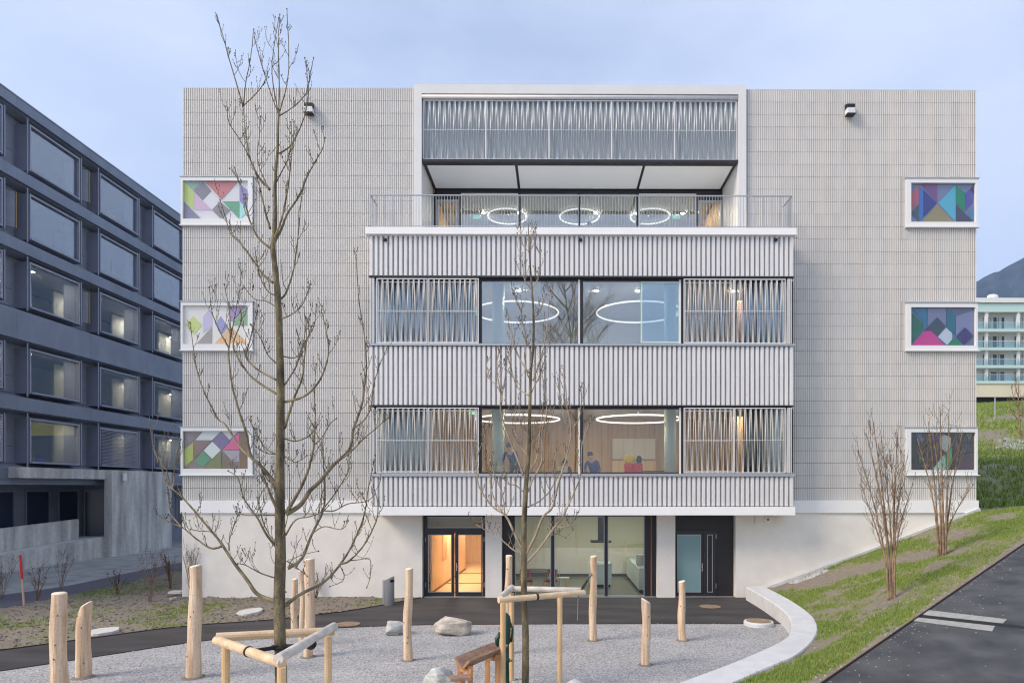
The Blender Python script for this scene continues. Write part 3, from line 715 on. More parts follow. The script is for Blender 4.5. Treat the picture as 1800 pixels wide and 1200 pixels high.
# --- coloured glass windows
ART = {
 'LA': ((190, 255, 1435, 980), (238, 236, 236), [
   ((160, 186, 168), [(190, 255), (530, 255), (360, 430)]), ((205, 222, 125), [(190, 262), (380, 450), (380, 800), (190, 630)]),
   ((150, 146, 166), [(190, 640), (535, 980), (190, 980)]), ((148, 144, 150), [(538, 258), (575, 258), (715, 435), (545, 610), (375, 435)]),
   ((214, 136, 132), [(585, 255), (1230, 255), (910, 600)]), ((228, 194, 216), [(390, 455), (730, 800), (400, 800)]),
   ((240, 238, 238), [(720, 445), (885, 630), (725, 795), (552, 620)]), ((158, 151, 148), [(885, 635), (1076, 800), (905, 980), (732, 800)]),
   ((120, 180, 142), [(925, 630), (1252, 630), (1252, 970), (1082, 796)]), ((186, 240, 230), [(1258, 640), (1435, 800), (1258, 975)]),
   ((160, 150, 200), [(1255, 295), (1435, 430), (1435, 780), (1258, 630)])]),
 'LB': ((200, 195, 1440, 920), (246, 240, 230), [
   ((216, 226, 132), [(375, 380), (545, 555), (385, 735), (215, 550)]), ((214, 204, 230), [(680, 265), (735, 310), (735, 575), (560, 700), (560, 390)]),
   ((176, 162, 156), [(735, 585), (735, 920), (420, 920)]), ((166, 166, 210), [(905, 385), (1040, 595), (930, 725), (790, 530)]),
   ((180, 156, 196), [(1050, 200), (1385, 200), (1135, 480), (1080, 480)]), ((150, 180, 140), [(1402, 210), (1440, 230), (1440, 560), (1140, 560), (1140, 495)]),
   ((240, 196, 142), [(1100, 580), (1430, 920), (760, 920)])]),
 'LC': ((195, 190, 1440, 915), (128, 112, 112), [  # backing colour has a dark brownish reflection painted in
   ((118, 104, 114), [(195, 190), (545, 190), (395, 360), (195, 530)]), ((204, 210, 210), [(555, 195), (900, 195), (735, 362), (410, 362)]),
   ((110, 100, 150), [(905, 200), (1078, 370), (920, 555), (748, 375)]), ((200, 196, 200), [(920, 195), (1230, 195), (1070, 355)]),
   ((214, 80, 145), [(1262, 205), (1262, 550), (935, 550)]), ((165, 182, 72), [(375, 390), (375, 740), (200, 880), (200, 550)]),
   ((126, 96, 96), [(385, 372), (730, 372), (545, 562), (385, 735)]), ((214, 224, 220), [(740, 388), (903, 555), (735, 722), (572, 560)]),
   ((72, 146, 112), [(562, 572), (725, 732), (598, 842), (500, 880), (400, 760)]), ((110, 122, 76), [(908, 565), (908, 915), (600, 915), (600, 852)]),
   ((166, 160, 172), [(930, 560), (1262, 560), (1262, 775), (1130, 775)]), ((114, 100, 90), [(920, 585), (1250, 908), (920, 912)]),
   ((118, 86, 72), [(1270, 200), (1440, 200), (1440, 912), (1268, 912)])]),
 'RA': ((222, 240, 1455, 968), (122, 132, 166), [
   ((180, 100, 114), [(392, 265), (392, 606), (230, 768), (230, 420)]), ((126, 82, 136), [(430, 245), (748, 245), (748, 590)]),
   ((50, 60, 134), [(484, 350), (742, 600), (484, 866)]), ((66, 112, 190), [(398, 300), (480, 345), (480, 868), (398, 950)]),
   ((70, 90, 100), [(392, 615), (392, 955), (235, 790)]), ((90, 180, 206), [(1100, 258), (1100, 955), (762, 605)]),
   ((22, 136, 96), [(1106, 262), (1276, 410), (1276, 765), (1106, 605)]), ((152, 142, 102), [(752, 615), (1080, 966), (425, 966)]),
   ((70, 66, 92), [(1106, 625), (1448, 960), (1106, 960)]), ((86, 82, 162), [(1284, 412), (1430, 290), (1450, 440), (1430, 600), (1290, 755)]),
   ((72, 132, 176), [(1453, 640), (1453, 940), (1322, 830)]), ((46, 46, 110), [(1453, 250), (1453, 430), (1365, 350)])]),
 'RB': ((220, 220, 1448, 943), (96, 110, 140), [
   ((30, 102, 80), [(222, 285), (466, 505), (466, 655), (222, 930)]), ((42, 112, 146), [(245, 226), (552, 226), (552, 560), (472, 640), (472, 485)]),
   ((122, 126, 160), [(560, 226), (908, 226), (908, 556), (740, 396), (566, 556)]), ((56, 72, 86), [(740, 405), (900, 580), (740, 755), (572, 590)]),
   ((92, 46, 102), [(562, 592), (640, 652), (490, 652)]), ((200, 52, 140), [(505, 660), (640, 660), (876, 940), (235, 940)]),
   ((192, 206, 220), [(912, 595), (1028, 700), (1028, 820), (930, 925), (755, 770)]), ((26, 106, 130), [(922, 232), (1088, 380), (1088, 735), (922, 580)]),
   ((92, 102, 136), [(945, 226), (1440, 226), (1100, 366)]), ((126, 132, 170), [(1098, 382), (1440, 262), (1440, 740), (1270, 586), (1098, 738)]),
   ((52, 38, 106), [(1270, 595), (1428, 760), (1260, 925), (1108, 775)]), ((22, 126, 82), [(1080, 782), (1250, 940), (935, 940)])]),
 'RC': ((218, 210, 1445, 925), (40, 32, 36), [
   ((46, 76, 126), [(310, 215), (420, 215), (500, 380), (400, 400)]), ((36, 36, 92), [(690, 215), (760, 215), (760, 420), (700, 380)]),
   ((152, 162, 162), [(850, 240), (1000, 300), (1010, 478), (900, 598), (790, 480), (790, 330)]), ((60, 150, 92), [(1014, 490), (1018, 800), (960, 900), (912, 900), (922, 600)]),
   ((150, 190, 180), [(815, 695), (896, 625), (900, 922), (655, 922)]), ((52, 52, 72), [(1270, 262), (1440, 560), (1160, 640)]),
   ((86, 92, 72), [(1275, 215), (1430, 215), (1350, 385)]), ((72, 56, 68), [(1180, 645), (1440, 590), (1440, 922), (1030, 922)]),
   ((42, 82, 46), [(380, 660), (460, 680), (420, 780), (380, 780)])]),
}
colmat = {}
def cmat(c):
    if c not in colmat:
        m = mat('pane_%d_%d_%d' % c, lin(c), 0.08, spec=0.6); m.node_tree.nodes['Principled BSDF'].inputs['Coat Weight'].default_value = 0.4; colmat[c] = m
    return colmat[c]
def art_window(key, px0, px1, py0, py1, ipx0, ipx1, ipy0, ipy1, cx):
    X0, X1, Z1, Z0 = FX(px0), FX(px1), FZ(py0, 0, cx), FZ(py1, 0, cx)
    x0, x1, z1, z0 = FX(ipx0), FX(ipx1), FZ(ipy0, 0, cx), FZ(ipy1, 0, cx)
    mb = MB(); y0, y1 = -0.06, 0.20
    mb.box(X0, x0, y0, y1, Z0, Z1); mb.box(x1, X1, y0, y1, Z0, Z1); mb.box(x0, x1, y0, y1, z1, Z1); mb.box(x0, x1, y0, y1, Z0, z0)
    win = mb.build('window', 'white_paint', school)
    mb = MB(); mb.box(X0-0.03, X1+0.05, -0.085, 0.02, Z1+0.001, Z1+0.03); mb.build('head_trim', 'steel_grey', win)
    mb = MB(); mb.box(X0-0.03, X1+0.05, -0.11, 0.02, Z0-0.035, Z0-0.001); mb.build('sill', 'white_paint', win)
    (u0, v0, u1, v1), bgc, polys = ART[key]
    box('backing_pane', cmat(bgc), win, x0, x1, 0.042, 0.052, z0, z1)
    box('cover_pane', 'glass_art', win, x0+.001, x1-.001, 0.004, 0.010, z0+.001, z1-.001)
    for k, (c, poly) in enumerate(polys):
        P = [(x0+(max(min(u, u1), u0)-u0)/(u1-u0)*(x1-x0), 0.030, z1-(max(min(v, v1), v0)-v0)/(v1-v0)*(z1-z0)) for u, v in poly]
        a = sum(P[i][0]*P[(i+1) % len(P)][2]-P[(i+1) % len(P)][0]*P[i][2] for i in range(len(P)))
        if a < 0: P = P[::-1]
        cxp = sum(p[0] for p in P)/len(P); czp = sum(p[2] for p in P)/len(P)
        P = [(cxp+(p[0]-cxp)*.995, p[1]-0.0004*k, czp+(p[2]-czp)*.995) for p in P]
        MB().prism(P, (0, 0.008, 0)).build('coloured_pane', cmat(c), win)
for k, (a, b) in zip(('LA', 'LB', 'LC'), artL):
    art_window(k, 319, 445, a, b, 322.6, 436.7, a+6.5, b-10.5, 380)
for k, (a, b) in zip(('RA', 'RB', 'RC'), artR):
    art_window(k, 1591.5, 1717, a, b, 1600.3, 1713.2, a+7.5, b-8.5, 1655)

# --- slatted bands of the bay
def slat_mesh(h):
    prof = [(-0.083, 0.085), (-0.058, 0.0), (0.058, 0.0), (0.083, 0.085)]
    prof = [(-0.080, 0.09), (-0.044, 0.0), (0.040, 0.0), (0.076, 0.09)]
    mb = MB(); n = 4
    mb.prism([(x, y, 0) for x, y in prof], (0, 0, h)); return mb
NSL = 87; slp = (BR-BL)/NSL
bands = [('top', FZ(484.5, YB), FZ(414, YB)), ('mid', FZ(711.5, YB), FZ(608.5, YB)), ('low', FZ(889, YB), FZ(838, YB))]
for nm, z0, z1 in bands:
    back = box('slat_band', 'screen_metal', school, BL+.01, BR-.01, YB+0.115, YB+0.30, z0+0.01, z1-0.0)
    mm = MB()
    prof = [(-slp*0.475, 0.11), (-slp*0.28, 0.0), (slp*0.25, 0.0), (slp*0.445, 0.11)]
    mm.prism([(x, y, 0) for x, y in prof][::-1], (0, 0, z1-z0))
    me = mm.mesh('slat'); me.materials.append(M('aluminium'))
    for i in range(NSL): piece('slat', me, back, (BL+slp*(i+.5), YB, z0))
    if nm == 'mid':
        zz = FZ(659.5, YB); mm = MB()
        for i in range(NSL): mm.box(BL+slp*(i+.5)-0.05, BL+slp*(i+.5)+0.05, YB-0.006, YB+0.05, zz-0.012, zz+0.012)
        mm.build('slat_clips', 'white_paint', back, kind='stuff')
    if nm == 'top':
        mm = MB()
        for i in range(NSL): mm.box(BL+slp*(i)-0.022, BL+slp*(i)+0.022, YB-0.004, YB+0.05, z1-0.03, z1+0.004)
        mm.build('slat_clips', 'white_paint', back, kind='stuff')
# metal rails above and below window strips
for py0, py1, m_ in ((604, 608, 'steel_grey'), (832, 837, 'steel_grey')):
    box('sill_rail', m_, school, BL-0.02, BR+0.02, YB-0.05, YB+0.3, FZ(py1, YB)+.004, FZ(py0, YB))
for py0, py1 in ((485, 487.5), (712, 714)):
    box('head_rail', 'dark_frame', school, BL, BR, YB+0.02, YB+0.3, FZ(py1, YB), FZ(py0, YB)-.003)
# bay side walls
for xa, xb in ((BL+.004, BL+0.12), (BR-0.12, BR-.004)):
    for z0, z1 in ((SB1+.002, FZ(832, YB)-.09), (FZ(714, YB)+.03, FZ(604, YB)-.09), (FZ(487, YB)+.05, FZ(413, YB)-.01)): box('bay_side_wall', 'aluminium', school, xa, xb, YB+0.31, 0.05, z0, z1)

# --- rooms behind the bay
F1, C1, F2, C2, F3, C3 = 3.75, 6.86, 8.16, 11.26, 12.60, 15.28
YR = YB+0.32; YBK = 6.2
slab = MB()
slab.box(BL+.13, BR-.13, YR, YBK+1, SB1-0.02, F1); slab.box(BL+.13, BR-.13, YR, YBK+1, C1+.02, F2); slab.box(BL+.13, BR-.13, YR, YBK+1, C2+.02, F3-.22)
slab.build('floor_slab', 'interior_floor', school)
mb = MB(); mb.box(BL+.13, BR-.13, YR+.01, YBK, C1, C1+.018); mb.box(BL+.13, BR-.13, YR+.01, YBK, C2, C2+.018); mb.build('ceiling', 'interior_ceiling', school)
XL, XR = BL+.13, BR-.13
def panelled(name, m, x0, x1, y0, y1, z0, z1, n):
    w = box(name, 'dark_gap', school, x0, x1, y0+0.03, y1, z0, z1)
    me = MB().box(0, (x1-x0)/n-0.012, 0, 0.028, 0, z1-z0).mesh('wall_panel'); me.materials.append(M(m))
    for i in range(n): piece('wall_panel', me, w, (x0+(x1-x0)/n*i+.006, y0, z0))
panelled('interior_wall', 'interior_wood', XL, XR, YBK, YBK+.2, F1, C1, 12)
panelled('interior_wall', 'interior_white', XL, XR, YBK, YBK+.2, F2, C2, 10)
mb = MB()
for z0, z1 in ((F1, C1), (F2, C2)):
    mb.box(XL, XL+.1, 0.06, YBK, z0, z1); mb.box(XR-.1, XR, 0.06, YBK, z0, z1)
mb.build('partition', 'interior_wood', school)
# columns inside
for z0, z1 in ((F1, C1), (F2, C2)):
    for px in (876, 1178):
        x = FX(px, 0.9); MB().lathe((x, 0.9, z0), [(0.22, 0), (0.22, z1-z0)], 24).build('column', 'mint_column', school, smooth=True)

# --- strip windows of the bay
def strip_window(py0, py1, gl, upper):
    Z1, Z0 = FZ(py0, YB), FZ(py1, YB); yg = YB+0.20
    win = None
    # dark outer frame with its mullions
    fr = MB(); fw = 0.05
    edges = [655, 843.5, 1021.5, 1198.5, 1390]
    xs_ = [FX(e, yg) for e in edges]
    fr.box(xs_[0], xs_[-1], yg-.03, yg+.08, Z0, Z0+.05); fr.box(xs_[0], xs_[-1], yg-.03, yg+.08, Z1-.07, Z1-.001)
    for x in xs_: fr.box(x-.07, x+.07, yg-.028, yg+.078, Z0+.05, Z1-.07)
    win = fr.build('strip_window', 'dark_frame', school)
    # light metal mullion caps
    for x, o in zip(xs_[1:4], (-0.07, -0.07, -0.07)): box('mullion_cap', 'aluminium', win, x+o-.03, x+o+.03, yg-.06, yg-.031, Z0+.002, Z1-.03)
    for i in range(4):
        a, b = xs_[i]+.071, xs_[i+1]-.071
        if i in (0, 3):
            m_ = (a+b)/2
            box('mullion', 'dark_frame', win, m_-.03, m_+.03, yg, yg+.05, Z0+.051, Z1-.071)
            box('pane', gl, win, a, m_-.031, yg+.015, yg+.027, Z0+.051, Z1-.071); box('pane', gl, win, m_+.031, b, yg+.015, yg+.027, Z0+.051, Z1-.071)
        else:
            box('pane', gl, win, a, b, yg+.015, yg+.027, Z0+.051, Z1-.071)
    if upper:       # bluish opening sash in the second large pane
        a, b = FX(1126, yg), FX(1195, yg); z0, z1 = Z0+.06, Z1-.09
        mb = MB(); y0, y1 = yg-.045, yg-.005
        mb.box(a, a+.05, y0, y1, z0, z1); mb.box(b-.05, b, y0, y1, z0, z1); mb.box(a+.05, b-.05, y0, y1, z0, z0+.05); mb.box(a+.05, b-.05, y0, y1, z1-.05, z1)
        s_ = mb.build('sash', 'far_teal', win)
        box('pane', 'glass_sash', win, a+.05, b-.05, yg-.03, yg-.02, z0+.05, z1-.05)
strip_window(487.5, 604, 'glass_upper', True)
strip_window(714, 832, 'glass_clear', False)

# --- sliding screens of twisted slats
def screen(x0, x1, z0, z1, y, n, rods=1, fm='aluminium', sm='screen_metal', width=None, phase=0.0, name='sliding_screen', post=0.022, wob=.5, lean=0.0):
    mb = MB(); t = post
    mb.box(x0, x0+t, y-.02, y+.02, z0, z1); mb.box(x1-t, x1, y-.02, y+.02, z0, z1)
    mb.box(x0+t, x1-t, y-.02, y+.02, z1-.03, z1); mb.box(x0+t, x1-t, y-.02, y+.02, z0, z0+.03)
    fr = mb.build(name, fm, school)
    a, b = x0+t, x1-t; p = (b-a)/n; w = (width or p*0.62)/2; SEG = 14
    v = []; f = []
    for i in range(n):
        o = len(v); dirn = 1
        for k in range(SEG+1):
            s = k/SEG; an = phase+math.pi*s*dirn+wob*math.sin(i*1.9)
            cx = a+p*(i+.5)+lean*(s-.5)*(2 if i % 2 else -2); dx, dy = math.cos(an)*w, math.sin(an)*w; z = z0+.03+(z1-z0-.06)*s
            nx, ny = -math.sin(an)*.003, math.cos(an)*.003
            v += [(cx-dx-nx, y-dy-ny, z), (cx+dx-nx, y+dy-ny, z), (cx+dx+nx, y+dy+ny, z), (cx-dx+nx, y-dy+ny, z)]
        for k in range(SEG):
            q = o+4*k
            for e in range(4): f.append((q+e, q+(e+1) % 4, q+4+(e+1) % 4, q+4+e))
    mb = MB(); mb.v = v; mb.f = f; mb.build('twisted_slats', sm, fr, kind='stuff')
    zc = (z0+z1)/2
    mb = MB(); mb.box(a, b, y-.006, y+.006, zc-.006, zc+.006)
    for i in range(n): mb.box(a+p*(i+.5)-.012, a+p*(i+.5)+.012, y-.03, y+.0, zc-.012, zc+.012)
    mb.build('tie_rod', 'white_paint', fr, kind=None)
    return fr
for py0, py1 in ((489, 603), (716, 831)):
    Z1, Z0 = FZ(py0, YB), FZ(py1, YB)
    for a, b in ((661.5, 751), (752, 841.5), (1202, 1290), (1291, 1381)):
        screen(FX(a, YB+.02), FX(b, YB+.02), Z0, Z1, YB+.045, 19, width=.036, lean=.03)
    # a second leaf stands behind each, on the inner track
    for a, b in ((672, 757), (758, 839), (1204, 1287)):
        screen(FX(a, YB+.11), FX(b, YB+.11), Z0+.05, Z1-.09, YB+.12, 15, phase=0.9, post=.016, width=.022, sm='steel_grey', lean=-.03)
    # stacked side panels at the corners
    for a, b in ((651, 658.5), (1385, 1393)):
        mb = MB(); x0, x1 = FX(a, YB), FX(b, YB)
        for k in range(3): mb.box(x0+(x1-x0)*k/3, x0+(x1-x0)*(k+.55)/3, YB+.01, YB+.26, Z0, Z1)
        mb.build('corner_panel', 'aluminium', school)

# --- roof loggia
YF = -0.12; YL = 2.15
ZLT = FZ(149, YF); ZLB = FZ(165, YF); ZSL = F3
mb = MB(); mb.box(FX(727, YF), FX(741, YF), YF, YL, ZSL, ZLB); mb.box(FX(1298, YF), FX(1312, YF), YF, YL, ZSL, ZLB)
mb.box(FX(727, YF), FX(1312, YF), YF, YL, ZLB+.001, ZLT)
mb.build('loggia_frame', 'white_frame', school)
X0, X1 = FX(741, YF)+.003, FX(1298, YF)-.003
o = MB().tube([(X0, YF+.06, FZ(169.5, YF)), (X1, YF+.06, FZ(169.5, YF))], 0.07, 14).build('awning_tube', 'aluminium', school, smooth=True)
Z1, Z0 = FZ(174, YF), FZ(279, YF)
cuts = [743.5, 853.5, 965, 1075.5, 1186.5, 1296]
for a, b in zip(cuts[:-1], cuts[1:]):
    screen(FX(a, YF), FX(b, YF), Z0, Z1, YF+.10, 24, name='folding_screen', sm='top_slat', width=.05, wob=.5, phase=.25, lean=.03)
box('screen_rail', 'dark_frame', school, X0, X1, YF+.02, YF+.30, FZ(284.5, YF), FZ(279.5, YF)-.002)
box('loggia_lintel', 'grey_back', school, X0, X1, YF+.24, YF+.5, C3+.05, ZLB-.01)
# soffit panels with dark joints
sx = [FX(745, YF), FX(906, YF)+.03, FX(1134, YF)+.03, FX(1295, YF)]
sx = [FX(746, 0), FX(907, 0), FX(1133.5, 0), FX(1293, 0)]
box('soffit', 'dark_frame', school, X0, X1, YF+.302, YL, C3+.02, C3+.048)
for a, b in zip(sx[:-1], sx[1:]): box('soffit_panel', 'soffit_panel', school, a+.05, b-.05, YF+.33, YL-.09, C3-.012, C3+.018)
# balcony slab + railing
ZS1, ZS0 = FZ(400, YB-.1), FZ(412, YB-.1)
box('balcony_slab', 'white_band', school, FX(642, YB-.1), FX(1400, YB-.1), YB-.12, YL+.1, ZS0, ZS1)
RX0, RX1 = FX(650, YB-.05), FX(1393, YB-.05); ZR = FZ(343, YB-.05)
mb = MB(); mb.box(RX0, RX1, YB-.075, YB-.025, ZR-.03, ZR); mb.box(RX0, RX0+.05, YB-.025, -.13, ZR-.03, ZR); mb.box(RX1-.05, RX1, YB-.025, -.13, ZR-.03, ZR)
mb.box(RX0, RX1, YB-.06, YB-.04, ZS1+.05, ZS1+.07)
for x in (RX0, RX1-.03): mb.box(x, x+.03, YB-.06, YB-.03, ZS1, ZR-.031)
rail = mb.build('railing', 'steel_grey', school)
mb = MB(); nb = 148
for i in range(nb+1): x = RX0+.02+(RX1-RX0-.04)*i/nb; mb.box(x-.008, x+.008, YB-.058, YB-.042, ZS1, ZR-.03)
for i in range(1, 8):
    y = YB-.05+i*.11
    for x in (RX0+.02, RX1-.02): mb.box(x-.006, x+.006, y-.006, y+.006, ZS1, ZR-.03)
mb.build('balusters', 'steel_grey', rail, kind='stuff')
# small drip pipes at the slab ends
MB().tube([(FX(640, YB), YB+.1, ZS0-.02), (FX(632, YB), YB+.1, ZS0-.02)], .015, 6).build('drip_pipe', 'steel_grey', school)
MB().tube([(FX(1398, YB), YB+.1, ZS0-.02), (FX(1404, YB), YB+.1, ZS0-.02)], .015, 6).build('drip_pipe', 'steel_grey', school)

# top floor glazing and room
YG = YL
def ZG(py): return FZ(py, YG)
gw = thing  # alias unused
mb = MB(); gx_ = [765, 808, 913, 1018, 1121, 1226, 1272]
G = [FX(p, YG) for p in gx_]
mb.box(G[0]-.02, G[-1]+.02, YG, YG+.10, C3-.16, C3+.015); 
for i, x in enumerate(G): w = .05 if i in (0, 6) else .045; mb.box(x-w, x+w, YG, YG+.099, ZS1, C3-.16)
tw = mb.build('terrace_window', 'dark_frame', school)
for i in range(1, 5):
    box('pane', 'glass_upper', tw, G[i]+.046, G[i+1]-.046, YG+.03, YG+.042, ZS1, C3-.161)
    if i in (1, 4):
        a, b = G[i]+.05, G[i+1]-.05; mb = MB()
        mb.box(a, a+.04, YG-.03, YG-.004, ZS1+.02, C3-.17); mb.box(b-.04, b, YG-.03, YG-.004, ZS1+.02, C3-.17); mb.box(a+.04, b-.04, YG-.03, YG-.004, C3-.21, C3-.17)
        mb.build('sliding_frame', 'aluminium', tw)
for i in (0, 5):
    a, b = G[i]+.055, G[i+1]-.055
    d = MB(); d.box(a, a+.07, YG+.01, YG+.07, ZS1+.02, C3-.4); d.box(b-.07, b, YG+.01, YG+.07, ZS1+.02, C3-.4); d.box(a+.07, b-.07, YG+.01, YG+.07, C3-.5, C3-.4)
    dd = d.build('terrace_door', 'steel_grey', school)
    box('pane', 'glass_clear', dd, a+.07, b-.07, YG+.03, YG+.042, ZS1+.02, C3-.5)
    box('transom_panel', 'dark_frame', dd, a, b, YG+.012, YG+.06, C3-.398, C3-.162)
T0, T1 = X0+.02, X1-.02; YT = 9.0
mb = MB(); mb.box(T0-.1, T0, YL+.11, YT, F3, C3+.02); mb.box(T1, T1+.1, YL+.11, YT, F3, C3+.02); mb.build('partition', 'warm_wood', school)
box('interior_wall', 'interior_white', school, T0, T1, YT, YT+.2, F3, C3+.02)
box('interior_floor', 'interior_floor', school, T0, T1, YL+.11, YT, F3-.03, F3+.02)
box('ceiling', 'interior_ceiling', school, T0, T1, YL+.11, YT, C3+.05, C3+.1)
# folded curtain along the back of the room and a wooden valance beam
mb = MB(); nn = 260
for i in range(nn+1):
    x = T0+.6+(T1-T0-1.2)*i/nn; y = YT-.35+.06*math.sin(i*1.2)
    mb.v += [(x, y, F3+.03), (x, y, C3-.02)]
for i in range(nn): mb.f.append((2*i, 2*i+2, 2*i+3, 2*i+1))
mb.build('curtain', 'curtain', school, smooth=True)
box('valance_beam', 'brown_beam', school, T0, T1, 6.0, 6.12, 14.35, 14.62) if False else box('valance_beam', 'brown_beam', school, T0, T1, YT-.62, YT-.5, FZ(378, YT-.5), FZ(369, YT-.5))

# --- ground floor openings
YD = 0.22
def zb(py): return FZ(py, YD)
GC = BB-.12                       # soffit height
soff = box('entrance_soffit', 'dark_frame', school, FX(742), FX(1293), 0.05, 0.42, BB-.02, BB+.03)
# entrance double door
mb = MB(); x0, x1 = FX(743), FX(853); fx0, fx1 = FX(751.5, YD), FX(848, YD)
mb.box(x0, fx0, YD, YD+.16, 0.0, BB-.021); mb.box(fx1, x1, YD, YD+.16, 0.0, BB-.021)
mb.box(fx0, fx1, YD, YD+.16, zb(908), BB-.021); mb.box(fx0, fx1, YD+.001, YD+.16, zb(935), zb(927.5))
ent = mb.build('entrance_door', 'dark_frame', school)
box('transom_pane', 'glass_clear', ent, fx0, fx1, YD+.05, YD+.062, zb(927.5), zb(908))
mb = MB()
for (a, b) in ((751.5, 848),):
    A, B = FX(a, YD), FX(b, YD); mb.box(A, B, YD+.03, YD+.049, zb(909.3), zb(908)); mb.box(A, B, YD+.03, YD+.049, zb(927.5), zb(926.3)); mb.box(A, A+.02, YD+.03, YD+.049, zb(926.3), zb(909.3)); mb.box(B-.02, B, YD+.03, YD+.049, zb(926.3), zb(909.3))
mb.build('glazing_bead', 'steel_grey', ent)
ztop, zbot = zb(935)-.003, 0.03
xm = FX(799.5, YD)
for k, (a, b, pa, pb) in enumerate(((751.5, 799, 752.5, 794.5), (800, 847.5, 805, 847))):
    A, B = FX(a, YD)+.002, FX(b, YD)-.002; ga, gb = FX((752.5, 805.5)[k], YD), FX((794, 847.3)[k], YD)
    g0, g1 = zb(1040), zb(939)
    ga = max(ga, A+.02); gb = min(gb, B-.02)
    mb = MB(); mb.box(A, ga, YD-.02, YD+.05, zbot, ztop); mb.box(gb, B, YD-.02, YD+.05, zbot, ztop); mb.box(ga, gb, YD-.02, YD+.05, g1, ztop); mb.box(ga, gb, YD-.02, YD+.05, zbot, g0)
    lf = mb.build('door_leaf', 'dark_frame', school)
    mb = MB(); t = .022; y0, y1 = YD-.024, YD+.0
    mb.box(ga, ga+t, y0, y1, g0, g1); mb.box(gb-t, gb, y0, y1, g0, g1); mb.box(ga+t, gb-t, y0, y1, g0, g0+t); mb.box(ga+t, gb-t, y0, y1, g1-t, g1)
    mb.build('glazing_bead', 'steel_grey', lf)
    box('pane', 'glass_clear', lf, ga, gb, YD+.012, YD+.024, g0, g1)
    if k == 1:
        mb = MB(); hx = A+.05; mb.box(hx-.015, hx+.015, YD-.03, YD-.02, .92, 1.2); mb.tube([(hx, YD-.03, 1.08), (hx, YD-.075, 1.08), (hx+.12, YD-.075, 1.08)], .011, 8); mb.build('handle', 'stainless', lf)
    mb = MB(); hx = (FX(748.5, YD) if k == 0 else FX(851, YD))
    for z in (.35, 1.95): mb.tube([(hx, YD-.02, z), (hx, YD-.02, z+.16)], .014, 8)
    mb.build('hinge', 'stainless', lf)
box('threshold', 'steel_grey', school, FX(745), FX(852), 0.03, 0.30, -0.02, 0.024)
# kitchen glazing
mb = MB(); KY = YD
ed = [FX(p, KY) for p in (905, 971.5, 1065.5, 1134)]
box('side_panel', 'black_panel', school, FX(882.3), ed[0]-.04, KY, KY+.16, 0, BB-.021)
bp_ = box('side_panel', 'black_panel', school, ed[3]+.02, FX(1154.7), KY, KY+.16, 0, BB-.021)
box('panel_post', 'brown_stripe', bp_, FX(1143.5, KY), FX(1146, KY), KY-.02, KY-.002, 0, BB-.05)
mb = MB()
mb.box(ed[0]-.04, ed[3]+.02, KY, KY+.14, 0.0, zb(1047)); mb.box(ed[0]-.04, ed[3]+.02, KY, KY+.14, zb(907), BB-.021)
mb.box(ed[0]-.04, ed[0], KY, KY+.14, zb(1047), zb(907))
for e in ed[1:3]: mb.box(e-.055, e+.055, KY, KY+.14, zb(1047), zb(907))
mb.box(ed[3]-.02, ed[3]+.02, KY, KY+.14, zb(1047), zb(907))
kw = mb.build('kitchen_window', 'dark_frame', school)
for i in range(3):
    a, b = ed[i]+(.0 if i == 0 else .055), ed[i+1]-(.055 if i < 2 else .02); z0, z1 = zb(1047), zb(907)
    box('pane', 'glass_clear', kw, a, b, KY+.05, KY+.062, z0, z1)
    mb = MB(); t = .025; mb.box(a, a+t, KY+.02, KY+.049, z0, z1); mb.box(b-t, b, KY+.02, KY+.049, z0, z1); mb.box(a+t, b-t, KY+.02, KY+.049, z0, z0+t); mb.box(a+t, b-t, KY+.02, KY+.049, z1-t, z1); mb.build('glazing_bead', 'steel_grey', kw)
box('threshold', 'steel_grey', school, FX(884), FX(1153), 0.05, 0.219, -0.02, 0.02)
# service door with frosted pane
mb = MB(); mb.box(FX(1187.3), FX(1292.7), YD+.05, YD+.12, 0, BB-.021); sp = mb.build('side_panel', 'black_panel', school)
A, B = FX(1189, YD), FX(1258.5, YD); z1 = zb(932)
mb = MB(); mb.box(A-.02, B+.0, YD+.0, YD+.049, 0.02, z1); sdoor = mb.build('service_door', 'dark_frame', school)
def bead(a, b, p0, p1, fill, parent):
    a, b, z0, z1 = FX(a, YD), FX(b, YD), zb(p1), zb(p0); mb = MB(); t = .022; y0, y1 = YD-.02, YD-.001
    mb.box(a, a+t, y0, y1, z0, z1); mb.box(b-t, b, y0, y1, z0, z1); mb.box(a+t, b-t, y0, y1, z0, z0+t); mb.box(a+t, b-t, y0, y1, z1-t, z1)
    mb.build('glazing_bead', 'steel_grey', parent); box('pane', fill, parent, a+t, b-t, YD-.012, YD-.002, z0+t, z1-t)
bead(1190.5, 1232, 939, 1040.5, 'frosted_teal', sdoor); bead(1243, 1252.5, 939, 1040.5, 'black_panel', sdoor)
box('meeting_joint', 'dark_gap', sdoor, FX(1236.5, YD), FX(1237.3, YD), YD-.002, YD-.0005, .03, z1-.02)
mb = MB(); hx = FX(1234.3, YD); mb.box(hx-.014, hx+.014, YD-.012, YD-.001, .90, 1.18); mb.tube([(hx, YD-.012, 1.06), (hx, YD-.06, 1.06), (hx-.11, YD-.06, 1.06)], .011, 8); mb.build('handle', 'stainless', sdoor)
mb = MB()
for z in (.3, 2.05): hx = FX(1258.5, YD); mb.tube([(hx, YD-.012, z), (hx, YD-.012, z+.17)], .014, 8)
mb.build('hinge', 'stainless', sdoor)
box('threshold', 'steel_grey', school, FX(1189), FX(1291), 0.05, 0.219, -0.02, 0.02)

